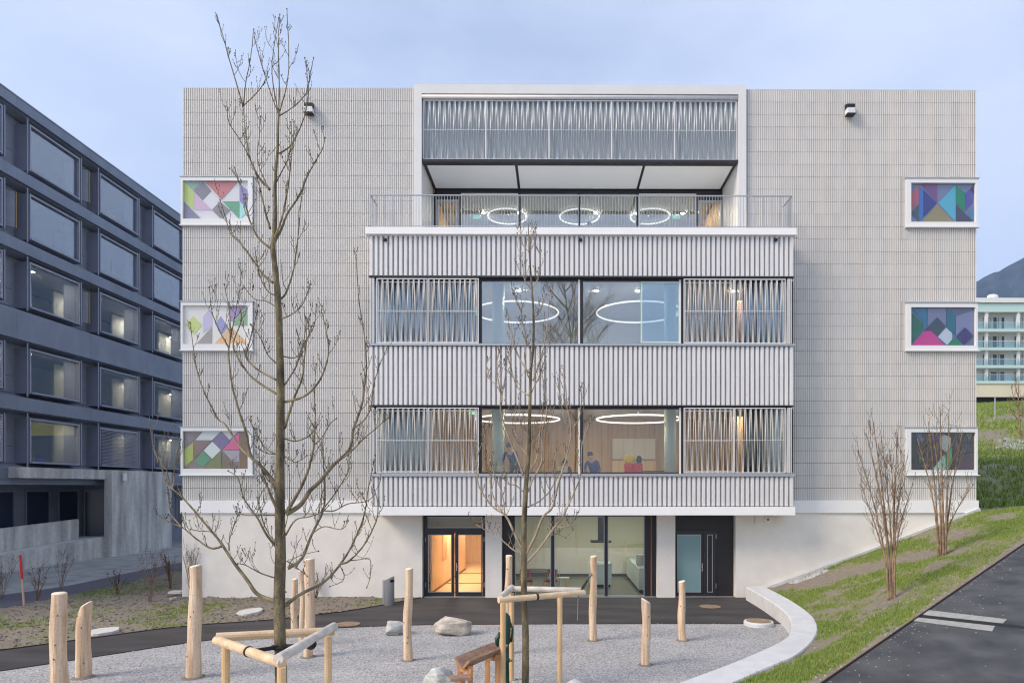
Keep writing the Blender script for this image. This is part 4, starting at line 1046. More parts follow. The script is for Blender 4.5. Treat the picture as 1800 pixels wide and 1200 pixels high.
# corridor behind the entrance
CX0, CX1, CYE = FX(700), FX(868), 11.0; HC = 2.85
mb = MB(); mb.box(CX0-.1, CX0, .44, CYE, 0, HC); mb.box(CX1, CX1+.1, .44, CYE, 0, HC); mb.box(CX0, CX1, CYE, CYE+.1, 0, HC); mb.build('corridor_wall', 'warm_wood', school)
cf = box('corridor_floor', 'warm_floor', school, CX0, CX1, .39, CYE, -0.03, 0.012)
for y in (1.0, 3.4, 6.6): box('floor_stripe', 'brown_stripe', cf, CX0+.01, CX1-.01, y, y+.28, .0122, .018)
box('corridor_ceiling', 'interior_white', school, CX0, CX1, .44, CYE, HC, HC+.08)
mb = MB(); mb.box(CX0+.002, CX0+.03, .45, CYE, .013, .11); mb.build('skirting', 'brown_stripe', school)
# angled inner wall on the left gives the diagonal skirting seen through the door
p0, p1 = Vector((FX(757, .6), 0.8, 0)), Vector((FX(818, 8.0), 8.0, 0))
mb = MB(); d = (p1-p0).normalized(); nrm = Vector((-d.y, d.x, 0))*.06
mb.prism([p0, p1, p1+nrm, p0+nrm], (0, 0, HC-.01)); iw = mb.build('inner_wall', 'warm_wood', school)
mb = MB(); s_ = nrm*-.25; mb.prism([p0+s_, p1+s_, p1, p0], (0, 0, .10)); mb.build('skirting', 'brown_stripe', iw)
for t in (.25, .62):
    a = p0.lerp(p1, t)-nrm*.35+Vector((0, 0, 1.0)); b = p0.lerp(p1, t+.13)-nrm*.35+Vector((0, 0, 1.0)); mb = MB(); mb.prism([a, b, b+nrm*.3, a+nrm*.3], (0, 0, 1.1)); mb.build('notice_board', 'larch', iw)
mat('olive_panel', lin((168, 156, 128)), .6)
box('bulkhead', 'olive_panel', school, FX(744, .7), FX(852, .7), .62, .72, zb(931), HC-.002)
# kitchen room
KX0, KX1, KYE = FX(884), FX(1172), 5.6
mb = MB(); mb.box(KX0-.1, KX0, .44, KYE, 0, HC); mb.box(KX1, KX1+.1, .44, KYE, 0, HC); mb.box(KX0, KX1, KYE, KYE+.1, 0, HC); mb.build('kitchen_wall', 'kitchen_wall', school)
box('kitchen_floor', 'kitchen_floor', school, KX0, KX1, .37, KYE, -.03, .014)
box('kitchen_ceiling', 'interior_white', school, KX0, KX1, .44, KYE, HC, HC+.08)
mb = MB(); mb.box(KX0+.005, KX1-.005, KYE-.03, KYE-.002, .015, .13); mb.build('skirting', 'slate_dark', school)
box('white_dado', 'interior_white', school, KX0+.01, KX1-.01, KYE-.02, KYE-.004, .14, 1.25)
# cover above corridor/kitchen so no daylight leaks in
box('ground_ceiling', 'dark_gap', school, BX0+.42, BX1-.42, .44, DEP-.42, HC+.1, HC+.16)

# ================================================================ neighbouring dark building on the left
LX = -25.6
office = thing('office_building', (LX-6, 16, -0.3), 'dark slate grey metal-clad office building with long bands of windows', 'building')
Y0B, Y1B = -6.0, 46.0
WY0, WW, WP = 9.57, 3.50, 5.17
rowsz = [(19.36, 21.6), (16.0, 18.2), (12.65, 14.87), (8.48, 10.64), (5.07, 7.24)]
ZRO = 22.46
fr_m = bpy.data.meshes.new
# cladding bands, one panel per bay
bandz = [(21.95, ZRO, 0.0), (18.52, 19.08, 0), (15.15, 15.72, 0), (10.95, 12.35, 0), (7.55, 8.2, 0), (4.25, 4.82, 0)]
bays = range(-3, 7)
for z0, z1, _ in bandz:
    for k in bays:
        y = WY0+WP*k-0.9
        box('cladding_panel', 'slate_metal', office, LX-.25, LX, y+.006, y+WP-.006, z0, z1)
# recessed wall plane behind
for k in range(-3, 7): box('wall_strip', 'slate_side', office, LX-.95, LX-.82, WY0+WP*k+WW+.021, WY0+WP*(k+1)-.021, 4.0, ZRO-.05)
tops = [ZRO-.06]+[a-.021 for a, b in rowsz]; bots = [b+.021 for a, b in rowsz]+[4.0]
for zt, zbt in zip(tops, bots): box('spandrel', 'slate_side', office, LX-.96, LX-.83, Y0B, Y1B, zbt, zt)
box('roof', 'slate_metal', office, LX-14, LX-.02, Y0B, Y1B, ZRO-.2, ZRO-.02)
box('roof_edge', 'slate_frame', office, LX-.3, LX+.03, Y0B, Y1B, ZRO+.001, ZRO+.05)
# sloped ledges under and over each window row (pale metal)
for (z0, z1), (b0, b1, _) in zip(rowsz, bandz[1:]):
    mb = MB(); mb.prism([(LX-.22, Y0B, b1), (LX-.82, Y0B, z0-.02), (LX-.82, Y0B, b1-.1), (LX-.22, Y0B, b1-.1)], (0, Y1B-Y0B, 0)); mb.build('ledge', 'slate_frame', office)
for (z0, z1), (b0, b1, _) in zip(rowsz, bandz):
    mb = MB(); mb.prism([(LX-.22, Y0B, b0+.02), (LX-.22, Y0B, b0-.02), (LX-.7, Y0B, b0-.10), (LX-.7, Y0B, b0+.02)], (0, Y1B-Y0B, 0)); mb.build('head_soffit', 'slate_side', office)
rnd = random.Random(11)
flaps = {(0, 0), (0, 2), (1, 1), (1, -1), (2, 0), (0, -1)}
flap_set = {(0, 0), (1, -1), (2, 0)}
for r, (z0, z1) in enumerate(rowsz):
    for k in bays:
        y0 = WY0+WP*k; y1 = y0+WW
        if y0 > 40 or y1 < -2: continue
        # projecting window box
        mb = MB(); t = .06; xa, xb = LX-.82, LX-.06
        mb.box(xa, xb, y0-.02, y0+t, z0-.02, z1+.02); mb.box(xa, xb, y1-t, y1+.02, z0-.02, z1+.02); mb.box(xa, xb, y0+t, y1-t, z1-.06, z1+.02); mb.box(xa, xb+.06, y0+t, y1-t, z0-.02, z0+.06)
        win = mb.build('window', 'slate_frame', office)
        if r == 4 and k == 1:
            bl = MB(); me = MB().prism([(0, 0, 0), (.05, 0, -.045), (.053, 0, -.04), (.003, 0, .005)], (0, WW-.1, 0)).mesh('blind_slat'); me.materials.append(M('slate_frame'))
            for i in range(26): piece('blind_slat', me, win, (LX-.05, y0+.05, z0+.06+i*(z1-z0-.05)/26))
        box('pane', 'glass_dark', win, LX-.2, LX-.185, y0+t, y1-t, z0+.06, z1-.06)
        # ventilation recess beside the window
        box('mullion_fin', 'slate_frame', office, LX-.82, LX-.06, y1+.10, y1+.16, z0-.05, z1+.1); box('mullion_post', 'slate_frame', office, LX-.10, LX-.06, y0-.18, y0-.12, z0-.2, z1+.25)
        fl = box('vent_panel', 'slate_side', office, LX-.80, LX-.76, y1+.3, y1+1.42, z0+.0, z1)
        box('panel_joint', 'slate_dark', fl, LX-.759, LX-.755, y1+.3, y1+1.42, (z0+z1)/2-.3, (z0+z1)/2-.28)
        if (r, k) in flap_set:
            fo = MB(); a = Vector((LX-.78, y1+.55, 0)); b = Vector((LX-.25, y1+.95, 0)); n2 = Vector((.03, -.04, 0))
            fo.prism([a+n2+Vector((0, 0, z0+.3)), b+n2+Vector((0, 0, z0+.3)), b-n2+Vector((0, 0, z0+.3)), a-n2+Vector((0, 0, z0+.3))], (0, 0, z1-z0-.5)); ff = fo.build('vent_flap', 'slate_side', office)
            MB().box(b.x-.03, b.x+.03, b.y+.03, b.y+.09, z0+.3, z1-.2).build('flap_edge', 'gold_edge', ff)
        if r >= 2 and -1 <= k <= 4:  # one strip is real, the others are added to brighten the rooms
            tt = thing('fill_strip_lamp', (LX-2.2, y0+1.8, z1+.1), 'lit strip lamp, repeated to brighten the office window row '+{2: 'above the wide cladding band', 3: 'directly below the wide cladding band', 4: 'directly above the concrete porch'}[r], 'strip lamp', 'repeated strip lamps in office row '+'ABCDE'[r])
            MB().box(LX-3.0, LX-1.2, y0+1.7, y0+1.9, z1+.10, z1+.16).build('housing', 'white_paint', tt); MB().box(LX-2.95, LX-1.25, y0+1.72, y0+1.88, z1+.085, z1+.098).build('diffuser', 'office_fill_strip', tt)
        # room content seen through the pane
        c = MB().lathe((LX-1.6, y0+1.1, z0-.9), [(.2, 0), (.2, 3.2)], 16).build('column', 'mint_column', office, smooth=True)
        wm = 'ochre' if (r >= 3 and k <= 0) else (('interior_white' if r == 2 else 'office_wall') if r >= 2 else 'office_dark')
        box('room_partition', wm, office, LX-3.2, LX-3.1, y0+.6, y1+.6, z0-.9, z1+.3)
        box('room_wall', 'office_wall' if r > 1 else 'office_dark', office, LX-5.2, LX-5.1, y0-.8, y1+.85, z0-.9, z1+.3)
        if r >= 3 and rnd.random() < .8:
            for q in range(2): box('chair_back', 'cushion_blue', office, LX-1.3, LX-1.2, y0+.4+q*1.5, y0+1.1+q*1.5, z0-.2, z0+.42)
for z in (18.6, 15.2, 11.2, 7.7, 4.3): box('floor_slab', 'office_wall', office, LX-12, LX-.83, Y0B, Y1B, z-.0, z+.35)
for z in (21.95,): box('ceiling', 'office_wall', office, LX-12, LX-.83, Y0B, Y1B, z, z+.1)
box('end_wall', 'slate_metal', office, LX-14, LX-.05, Y1B, Y1B+.3, -.3, ZRO-.1)
box('end_wall', 'slate_metal', office, LX-14, LX-.05, Y0B-.3, Y0B, -.3, ZRO-.1)
box('rear_wall', 'slate_metal', office, LX-14, LX-13.7, Y0B, Y1B, -.3, ZRO-.1)
# ground floor set back, doors
gx0 = LX-2.6
box('ground_wall', 'slate_side', office, gx0-.3, gx0, Y0B, Y1B, -.3, 4.25)
box('ground_soffit', 'slate_side', office, gx0, LX-.05, Y0B, Y1B, 4.0, 4.24)
for y0, y1 in ((12.5, 14.3), (14.9, 16.6), (17.0, 19.4), (7.5, 11.8), (3, 7), (27, 30), (32, 36)):
    d = MB(); d.box(gx0+.002, gx0+.06, y0, y0+.1, .9, 3.75); d.box(gx0+.002, gx0+.06, y1-.1, y1, .9, 3.75); d.box(gx0+.002, gx0+.06, y0+.1, y1-.1, 3.62, 3.75); dd = d.build('ground_door', 'slate_frame', office)
    box('pane', 'far_window', dd, gx0+.004, gx0+.02, y0+.1, y1-.1, .9, 3.62)
# concrete porch: beam, block, ramp and parapet
CXF = -24.8
dpt = lambda px, X=CXF: PX(px, 855, X).y
yb0, yb1, yb2, yb3 = dpt(45), dpt(183), dpt(197), dpt(302)
ybl = PX(183, 855, CXF-.44).y
box('porch_beam', 'old_concrete', office, CXF-.94, CXF-.30, yb0, yb2-.003, 4.32, 4.83)
mb = MB(); mb.box(CXF-.44, CXF, yb2, yb3, -.3, 4.84); mb.box(LX-.6, CXF-.44, yb3-.4, yb3-.002, -.3, 4.83); mb.build('porch_wall', 'old_concrete', office)
box('porch_roof', 'old_concrete', office, LX-.7, CXF-.942, yb0+.01, yb3-.41, 4.5, 4.82)
ya = 2.0
mb = MB(); mb.prism([(CXF-.42, ya, -.3), (CXF-.42, yb2-.002, -.3), (CXF-.42, yb2-.002, 1.11), (CXF-.42, ya, .52)], (-.2, 0, 0)); mb.build('ramp_wall', 'old_concrete', office)
mb = MB(); mb.prism([(CXF-.621, ya, -.3), (CXF-.621, yb2+.5, -.3), (CXF-.621, yb2+.5, 1.09), (CXF-.621, ya, .49)], (-1.95, 0, 0)); mb.build('ramp', 'concrete_kerb', office)
yp = PX(137, 920, -26.3).y
mb = MB(); mb.prism([(-26.25, ya, .5), (-26.25, yp, 1.05), (-26.25, yp, 2.12), (-26.25, ya, 1.66)], (-.2, 0, 0)); mb.build('ramp_parapet', 'old_concrete', office)
mb = MB(); c = PX(219, 838, CXF+.12); mb.lathe((c.x, c.y, c.z-.2), [(.12, 0), (.10, .42)], 16); mb.tube([(c.x, c.y, c.z-.2), (c.x, c.y, c.z-.45)], .03, 8)
tag(mb.build('wall_lamp', 'white_paint', org=(c.x, c.y, c.z-.45)), 'small white cylinder lamp on the stained concrete porch wall', 'lamp')

# ================================================================ white apartment building on the hill
YA = 89.0
aX0, aX1 = PY(1640, 600, YA).x, PY(2050, 600, YA).x
def za(py): return PY(1760, py, YA).z
apt = thing('apartment_building', ((aX0+aX1)/2, YA+6, za(700)), 'white apartment building with teal glass balconies above the grassy hill', 'building')
box('wall', 'far_white', apt, aX0, aX1, YA+1.6, YA+14, za(698), za(530))
box('base', 'far_beige', apt, aX0, aX1, YA-.4, YA+1.59, za(698), za(673))
box('base_shadow_gap', 'dark_gap', apt, aX0, aX1, YA+.2, YA+1.5, za(706), za(698)-.02)
box('roof_slab', 'far_white', apt, aX0-.3, aX1, YA-.6, YA+14.2, za(533), za(525))
lv = [(548, 581.5), (581.5, 614), (614, 645), (645, 672.5)]
box('parapet_glass', 'far_teal', apt, aX0, aX1, YA-.3, YA-.2, za(549), za(534.5))
colpx = [1664, 1695, 1734, 1790, 1846, 1902, 1958, 2014]
for px in colpx:
    x = PY(px, 600, YA).x; box('column', 'far_white', apt, x-.22, x+.22, YA-.15, YA+.25, za(672), za(534))
for (p0, p1) in lv:
    box('balcony_slab', 'far_white', apt, aX0, aX1, YA-.5, YA+1.58, za(p1+1.5), za(p1-2))
    box('balcony_soffit', 'far_teal', apt, aX0, aX1, YA-.55, YA-.51, za(p1+2.5), za(p1-2.5))
    z1, z0 = za(p0+5), za(p1-3)
    for a, b in zip(colpx[:-1], colpx[1:]):
        w = b-a
        for f0, f1 in ((.05, .28), (.29, .52), (.53, .76)):
            x0, x1 = PY(a+w*f0, 600, YA).x, PY(a+w*f1, 600, YA).x
            win = MB().box(x0, x1, YA+1.5, YA+1.59, z0, z1).build('window', 'far_white', apt)
            cur = rnd.random()
            box('pane', 'far_window', win, x0+.12, x1-.12, YA+1.45, YA+1.49, z0+.1, z1-.1)
            if cur < .55: box('curtain', 'far_curtain', win, x0+.14, x0+(x1-x0)*rnd.uniform(.3, .55), YA+1.40, YA+1.44, z0+.12, z1-.12)
        x0, x1 = PY(a+w*.0, 600, YA).x+.24, PY(b, 600, YA).x-.24
        box('balustrade', 'glass_teal', apt, x0, x1, YA-.45, YA-.42, za(p1-2.5)+.05, za(p1-2.5)+1.05)
        box('handrail', 'far_white', apt, x0, x1, YA-.47, YA-.40, za(p1-2.5)+1.06, za(p1-2.5)+1.11)
mb = MB(); c = PY(1745, 522, YA+2); mb.blob((c.x, c.y, c.z), (1.0, .6, .5), 8, 5); mb.tube([(c.x, c.y, c.z-.4), (c.x, c.y, c.z-.9)], .1, 6); mb.build('roof_vent', 'far_white', apt)

# ================================================================ fittings on the school
def floodlight(px, py, lab):
    c = PY(px, py, -0.2); t = thing('floodlight', (c.x, 0, c.z), lab, 'floodlight', 'floodlights near the roof edge')
    MB().box(c.x-.13, c.x+.13, -.02, .02, c.z+.02, c.z+.22).build('bracket', 'black_metal', t)
    MB().prism([(c.x-.14, -.05, c.z+.21), (c.x-.14, -.24, c.z+.15), (c.x-.14, -.23, c.z+.02), (c.x-.14, -.05, c.z+.02)], (.28, 0, 0)).build('housing', 'black_metal', t)
    for i in range(5): MB().box(c.x-.13+i*.055, c.x-.13+i*.055+.045, -.25, -.04, c.z-.17, c.z+.015).build('cooling_fin', 'white_paint', t)
    MB().box(c.x-.14, c.x+.15, -.26, -.03, c.z-.205, c.z-.172).build('lens_frame', 'black_metal', t)
floodlight(542, 189, 'black and silver floodlight on the tiled wall beside the tall bare tree')
floodlight(1495.5, 191, 'black and silver floodlight on the tiled wall high above the leaning shrubs')
for px, lab in ((677, 'small black box on the top slat band above the pale-lit screens beside the tall tree'), (1020.5, 'small black box at the middle of the top slat band'), (1363.5, 'small black box on the top slat band above the copper-lit screen')):
    c = PY(px, 421.5, YB-.03); mb = MB().box(c.x-.055, c.x+.055, YB-.07, YB-.001, c.z-.045, c.z+.045); mb.box(c.x-.03, c.x+.03, YB-.085, YB-.07, c.z-.03, c.z+.02)
    tag(mb.build('box_lamp', 'black_metal', org=(c.x, YB, c.z)), lab, 'lamp')
c = PY(1349, 912.5, -.06); mb = MB(); mb.tube([(c.x, 0, c.z), (c.x, -.10, c.z)], .11, 18); mb.tube([(c.x, -.10, c.z), (c.x, -.13, c.z)], .07, 18)
o = mb.build('wall_siren', 'white_paint', org=(c.x, 0, c.z)); tag(o, 'round grey vent cap on the concrete wall under the bay end', 'vent')
MB().tube([(c.x, -.131, c.z), (c.x, -.136, c.z)], .05, 18).build('grille', 'rust_cover', o)
c = PY(1364, 906, -.1); tag(MB().blob((c.x, -.10, c.z), (.10, .10, .06), 12, 7).build('camera_dome', 'white_paint', smooth=True, org=(c.x, 0, c.z)), 'small white dome under the corner of the bay', 'camera')
c = PY(1327, 912, -.05); tag(MB().tube([(c.x, -.03, c.z+.14), (c.x, -.03, c.z-.13)], .012, 6).build('cable_pipe', 'steel_grey', org=(c.x, 0, c.z)), 'short thin pipe running down the wall below the bay', 'pipe')

# ring lamps
def ring(px, py, Y, wpx, m, lab, group, zc):
    c = PY(px, py, Y); R = wpx/2/FPX*(Y-CAM.y)
    t = thing('ring_lamp', (c.x, Y, c.z), lab, 'ring lamp', group)
    n = 64; mb = MB()
    mb.tube([(c.x+R*math.cos(2*math.pi*i/n), Y+R*math.sin(2*math.pi*i/n), c.z) for i in range(n+1)], .032, 8, cap=False)
    mb.build('light_ring', m, t, smooth=True)
    mb = MB()
    for k in range(3):
        a = 2*math.pi*k/3+.4; mb.tube([(c.x+R*math.cos(a), Y+R*math.sin(a), c.z+.03), (c.x, Y, zc)], .004, 5)
    mb.lathe((c.x, Y, zc-.05), [(.07, 0), (.07, .05)], 12); mb.build('suspension', 'steel_grey', t)
ring(908, 549, 2.9, 147, 'lamp_ring', 'glowing ring lamp on the upper bay floor behind the slender tree tip', 'ring lamps', C2)
ring(1122.5, 549, 2.9, 147, 'lamp_ring', 'glowing ring lamp on the upper bay floor seen partly through the blue sash', 'ring lamps', C2)
ring(910, 736.5, 2.9, 147, 'lamp_ring', 'glowing ring lamp over the tables on the lower bay floor', 'ring lamps', C1)
ring(1122, 736.5, 2.9, 147, 'lamp_ring', 'glowing ring lamp above the red armchair on the lower bay floor', 'ring lamps', C1)
ring(892, 380.5, 4.6, 69, 'lamp_ring_top', 'small glowing ring lamp in the terrace room by the entrance-side door', 'small ring lamps', C3)
ring(1018.5, 381, 4.6, 69, 'lamp_ring_top', 'small glowing ring lamp in the middle of the terrace room', 'small ring lamps', C3)
ring(1142.5, 380.5, 4.6, 69, 'lamp_ring_top', 'small glowing ring lamp in the terrace room above the head of the taller onlooker', 'small ring lamps', C3)
# ceiling lamps
def ceil_lamp(x, y, z, w, d, m, lab, grp=None):
    t = thing('ceiling_lamp', (x, y, z), lab, 'ceiling lamp', grp)
    MB().box(x-w/2-.03, x+w/2+.03, y-d/2-.03, y+d/2+.03, z-.05, z-.002).build('housing', 'white_paint', t)
    MB().box(x-w/2, x+w/2, y-d/2, y+d/2, z-.062, z-.052).build('diffuser', m, t)
ceil_lamp(FX(790, 2)+.3, 3.6, HC, .5, .9, 'lamp_warm', 'warm ceiling lamp just inside the double entrance door')
ceil_lamp(FX(815, 6), 7.5, HC, .5, .9, 'lamp_warm', 'warm ceiling lamp deeper in the wooden entrance corridor')
ceil_lamp(FX(990, 3), 3.0, HC, 1.4, .25, 'lamp_kitchen', 'long ceiling lamp above the round kitchen table')
ceil_lamp(FX(1110, 3), 3.0, HC, 1.2, .25, 'lamp_kitchen', 'long ceiling lamp above the white kitchen island')
for z, nm in ((C1, 'lower'), (C2, 'upper')):
    for px, sd_ in ((700, 'by the tall tree side screens'), (1340, 'by the far side screens')):
        x = FX(px, 1.5); t = thing('wall_light', (x, 1.2, z-1), 'slanted glowing strip lamp on the %s bay floor %s' % (nm, sd_), 'strip lamp', 'strip lamps behind the screens')
        s_ = 1 if px < 900 else -1; zz = z-.55
        MB().beam((x-.28*s_, 1.3, zz+.2), (x+.30*s_, 1.3, zz-.15), .05, .05).build('light_bar', 'lamp_spot', t)
        MB().beam((x-.28*s_, 1.36, zz+.2), (x+.30*s_, 1.36, zz-.15), .06, .07).build('rail', 'white_paint', t)
        MB().tube([(x, 1.36, zz+.03), (x, 1.36, z)], .008, 6).build('hanger', 'steel_grey', t)
# warm cupboard wall behind the right screens and exit signs
for px, py, Y, lab in ((838, 549, 2.2, 'green exit sign on the upper floor by the edge of the slatted screen'), (1188, 549, 3.6, 'green exit sign on the upper floor inside the blue sash ring'), (831, 725, 2.2, 'green exit sign on the lower floor behind the slatted screen'),
                       (1187, 725, 4.6, 'green exit sign on the lower floor above the mint column'), (838, 381, 4.0, 'green exit sign in the terrace room near the entrance-side door'), (1189, 381, 4.0, 'green exit sign in the terrace room near the far door')):
    c = PY(px, py, Y); t = thing('exit_sign', (c.x, Y, c.z), lab, 'exit sign', 'exit signs')
    MB().box(c.x-.15, c.x+.15, Y, Y+.04, c.z-.07, c.z+.07).build('face', 'exit_glow', t)
    mb = MB(); mb.blob((c.x-.04, Y-.004, c.z+.035), (.015, .004, .015), 8, 5); mb.beam((c.x-.04, Y-.004, c.z+.02), (c.x-.06, Y-.004, c.z-.02), .02, .006); mb.beam((c.x-.06, Y-.004, c.z-.02), (c.x-.02, Y-.004, c.z-.055), .012, .006); mb.beam((c.x+.03, Y-.004, c.z), (c.x+.10, Y-.004, c.z), .02, .006)
    mb.build('pictogram', 'white_paint', t)
    zc_ = C2 if c.z > 9 and c.z < 12 else (C1 if c.z < 8 else C3)
    MB().tube([(c.x, Y+.02, c.z+.07), (c.x, Y+.02, zc_)], .008, 5).build('hanger', 'steel_grey', t)
def solid(name, m, lab, cat, x0, x1, y0, y1, z0, z1, group=None):
    return tag(MB().box(x0, x1, y0, y1, z0, z1).build(name, m, org=((x0+x1)/2, (y0+y1)/2, z0)), lab, cat, group)

curtain_later = True
for z, nm in ((C1, 'lower bay floor'), (C2, 'upper bay floor'), (C3+.05, 'terrace room')):
    for px in (760, 912, 1048, 1120, 1290):
        Y = 1.6 if nm != 'terrace room' else 4.5
        if nm == 'terrace room' and px in (760, 1290): px = 850 if px == 760 else 1200
        x = FX(px, Y); t = thing('downlight', (x, Y, z), 'small round downlight in the ceiling of the '+nm, 'downlight', 'downlights of the '+nm)
        MB().lathe((x, Y, z-.02), [(.085, 0), (.10, .018)], 20).build('trim', 'white_paint', t); MB().lathe((x, Y, z-.028), [(.07, 0), (.07, .007)], 20).build('lens', 'downlight', t)
# --- furniture
def chair(x, y, z, rot, m, lab, group, seat=.45):
    t = thing('chair', (x, y, z), lab, 'chair', group); R = Matrix.Rotation(rot, 4, 'Z')
    def tr(mb): mb.v = [tuple(R@Vector(p)+Vector((x, y, z))) for p in mb.v]; return mb
    tr(MB().box(-.21, .21, -.2, .2, seat-.03, seat)).build('seat', m, t)
    b = MB(); b.box(-.2, .2, .19, .215, seat+.14, seat+.40); tr(b).build('backrest', m, t)
    for sx_ in (-1, 1):
        tr(MB().tube([(sx_*.18, -.17, 0), (sx_*.18, -.17, seat-.03)], .016, 6)).build('leg', 'stake_wood', t)
        tr(MB().tube([(sx_*.18, .2, 0), (sx_*.18, .2, seat+.40)], .016, 6)).build('leg', 'stake_wood', t)
    return t
def table(x, y, z, w, d, h, m, lab, round_=False):
    t = thing('table', (x, y, z), lab, 'table')
    if round_: MB().lathe((x, y, z+h-.03), [(w/2, 0), (w/2, .03)], 28).build('table_top', m, t)
    else: bevel(MB().box(x-w/2, x+w/2, y-d/2, y+d/2, z+h-.03, z+h).build('table_top', m, t), .006)
    k = .33 if round_ else .45
    for a in (-1, 1):
        for b in (-1, 1): MB().tube([(x+a*w*k, y+b*d*k, z), (x+a*w*k, y+b*d*k, z+h-.03)], .02, 6).build('leg', 'chair_cream', t)
table(FX(960, 1.2), 1.2, F1, 1.7, .8, .74, 'interior_wood', 'pale wooden table on the lower bay floor behind the slender tree')
table(FX(1148, 1.6), 1.6, F1, 1.1, .7, .74, 'table_dark', 'dark table beside the red armchair')
chair(FX(885, .35), .35, F1, 0.3, 'chair_cream', 'cream chair beside the bending figure on the lower bay floor', 'cream chairs', .5)
chair(FX(985, .6), .6, F1, -.4, 'chair_cream', 'cream chair pushed to the pale wooden table', 'cream chairs', .5)
chair(FX(1051, .35), .35, F1, .8, 'chair_cream', 'cream chair under the seated figure in blue', 'cream chairs', .5)
# red armchair
x = FX(1112, .2); t = thing('armchair', (x, .2, F1), 'bright red upholstered armchair by the bay window', 'armchair')
bevel(MB().box(x-.32, x-.005, -.12, .02, F1+.1, F1+.98).build('backrest', 'chair_red', t), .04, 3); bevel(MB().box(x+.005, x+.32, -.12, .02, F1+.1, F1+.98).build('backrest', 'chair_red', t), .04, 3)
bevel(MB().box(x-.32, x+.32, .021, .6, F1+.1, F1+.45).build('seat', 'chair_red', t), .04, 3)
for a in (-.27, .27):
    for b in (-.05, .52): MB().tube([(x+a, b, F1), (x+a, b, F1+.1)], .02, 6).build('leg', 'table_dark', t)
tag(MB().blob((x-.14, -.03, F1+1.12), (.21, .10, .17), 14, 9).build('cushion', 'cushion_yellow', smooth=True, org=(x-.14, -.03, F1+.98)), 'yellow cushion on top of the red armchair', 'cushion')
tag(MB().blob((x+.20, -.03, F1+1.10), (.10, .08, .15), 12, 8).build('bag', 'cloth_dark', smooth=True, org=(x+.2, -.03, F1+.98)), 'small dark bag on the red armchair beside the yellow cushion', 'bag')
# wall cupboards lower floor
cbx0, cbx1 = FX(1075, YBK), FX(1150, YBK)
t = thing('wall_cupboard', ((cbx0+cbx1)/2, YBK-.2, F1), 'white cupboards over a pale wooden base at the back of the lower bay floor', 'cupboard')
for i in range(4):
    w = (cbx1-cbx0)/4; MB().box(cbx0+w*i+.006, cbx0+w*(i+1)-.006, YBK-.42, YBK-.03, F1+1.35, F1+2.25).build('door', 'interior_white', t)
MB().box(cbx0, cbx1, YBK-.44, YBK-.02, F1+.02, F1+1.3).build('base', 'warm_wood', t)
solid('cardboard_box', 'larch', 'brown box behind the lower screens near the tall tree', 'box', FX(755, .3), FX(780, .3), .2, .6, F1+.75, F1+1.02)
table(FX(745, .4), .45, F1, 2.4, .7, .74, 'interior_wood', 'long pale table behind the lower screens near the tall tree')
for px, m_, lab in ((703, 'cloth_dark', 'dark pen pot on the long pale table'), (716, 'cushion_blue', 'blue pen pot on the long pale table')):
    c = FX(px, .35); tag(MB().lathe((c, .35, F1+.74), [(.06, 0), (.07, .18)], 12).build('pot', m_, org=(c, .35, F1+.74)), lab, 'pot')
# upper floor: round cushions on the sill side and copper cupboard
for px, r_, lab in ((1081, .30, 'smaller straw-coloured round pouf behind the upper bay window'), (1096, .36, 'larger straw-coloured round pouf behind the upper bay window')):
    c = FX(px, .6); t = thing('pouf', (c, .6, F2), lab, 'pouf', 'straw poufs')
    MB().lathe((c, .6, F2), [(.30, 0), (.33, .45), (.28, .55)], 20).build('stool', 'larch', t); MB().blob((c, .6, F2+.72), (r_, r_, .2), 16, 9).build('cushion', 'cushion_beige', t, smooth=True)
for z, zz, nm in ((F2, C2, 'upper'), (F1, C1, 'lower')):
    x0, x1 = FX(1303, .9), FX(1345, .9)
    t = thing('cupboard', ((x0+x1)/2, 1.0, z), 'tall copper-brown cupboard behind the %s far side screens' % nm, 'cupboard')
    for i in range(2): w = (x1-x0)/2; MB().box(x0+w*i+.004, x0+w*(i+1)-.004, 1.9, 2.4, z, zz-.3).build('door', 'larch' if nm == 'upper' else 'interior_wood', t)
# curtains behind screens; the two wide pale ones are added for sky reflection
def curtain(x0, x1, y, z0, z1, m, lab):
    mb = MB(); n = int((x1-x0)/.03)
    for i in range(n+1):
        x = x0+(x1-x0)*i/n; yy = y+.05*math.sin(i*.9); mb.v += [(x, yy, z0), (x, yy, z1)]
    for i in range(n): mb.f.append((2*i, 2*i+2, 2*i+3, 2*i+1))
    o = mb.build('curtain', m, smooth=True, org=((x0+x1)/2, y, z0)); s_ = o.modifiers.new('t', 'SOLIDIFY'); s_.thickness = .004
    return tag(o, lab, 'curtain', 'curtains in the bay')
curtain(FX(672, -.5), FX(836, -.5), -.5, F2, C2, 'curtain', 'pale folded sheet standing in for sky reflection behind the upper screens on the tall tree side')
curtain(FX(1362, -.5), FX(1374, -.5), -.5, F2, C2, 'curtain_warm', 'grey curtain gathered beside the copper cupboard on the upper floor')
curtain(FX(1357, -.5), FX(1372, -.5), -.5, F1, C1, 'curtain', 'pale curtain gathered behind the lower far side screens')
curtain(FX(672, -.5), FX(760, -.5), -.5, F1, C1, 'curtain', 'pale folded sheet standing in for sky reflection behind half the lower screens on the tall tree side')
x = FX(1352, .4); t = thing('flip_chart', (x, .5, F1), 'pale green rounded board on a stand behind the lower far side screen', 'board')
bevel(MB().box(x-.28, x+.28, .48, .52, F1+1.0, F1+1.75).build('board', 'mint_column', t), .015, 2)
for a in (-.2, .2): MB().tube([(x+a, .54, F1), (x+a, .54, F1+1.0)], .015, 6).build('leg', 'steel_grey', t)

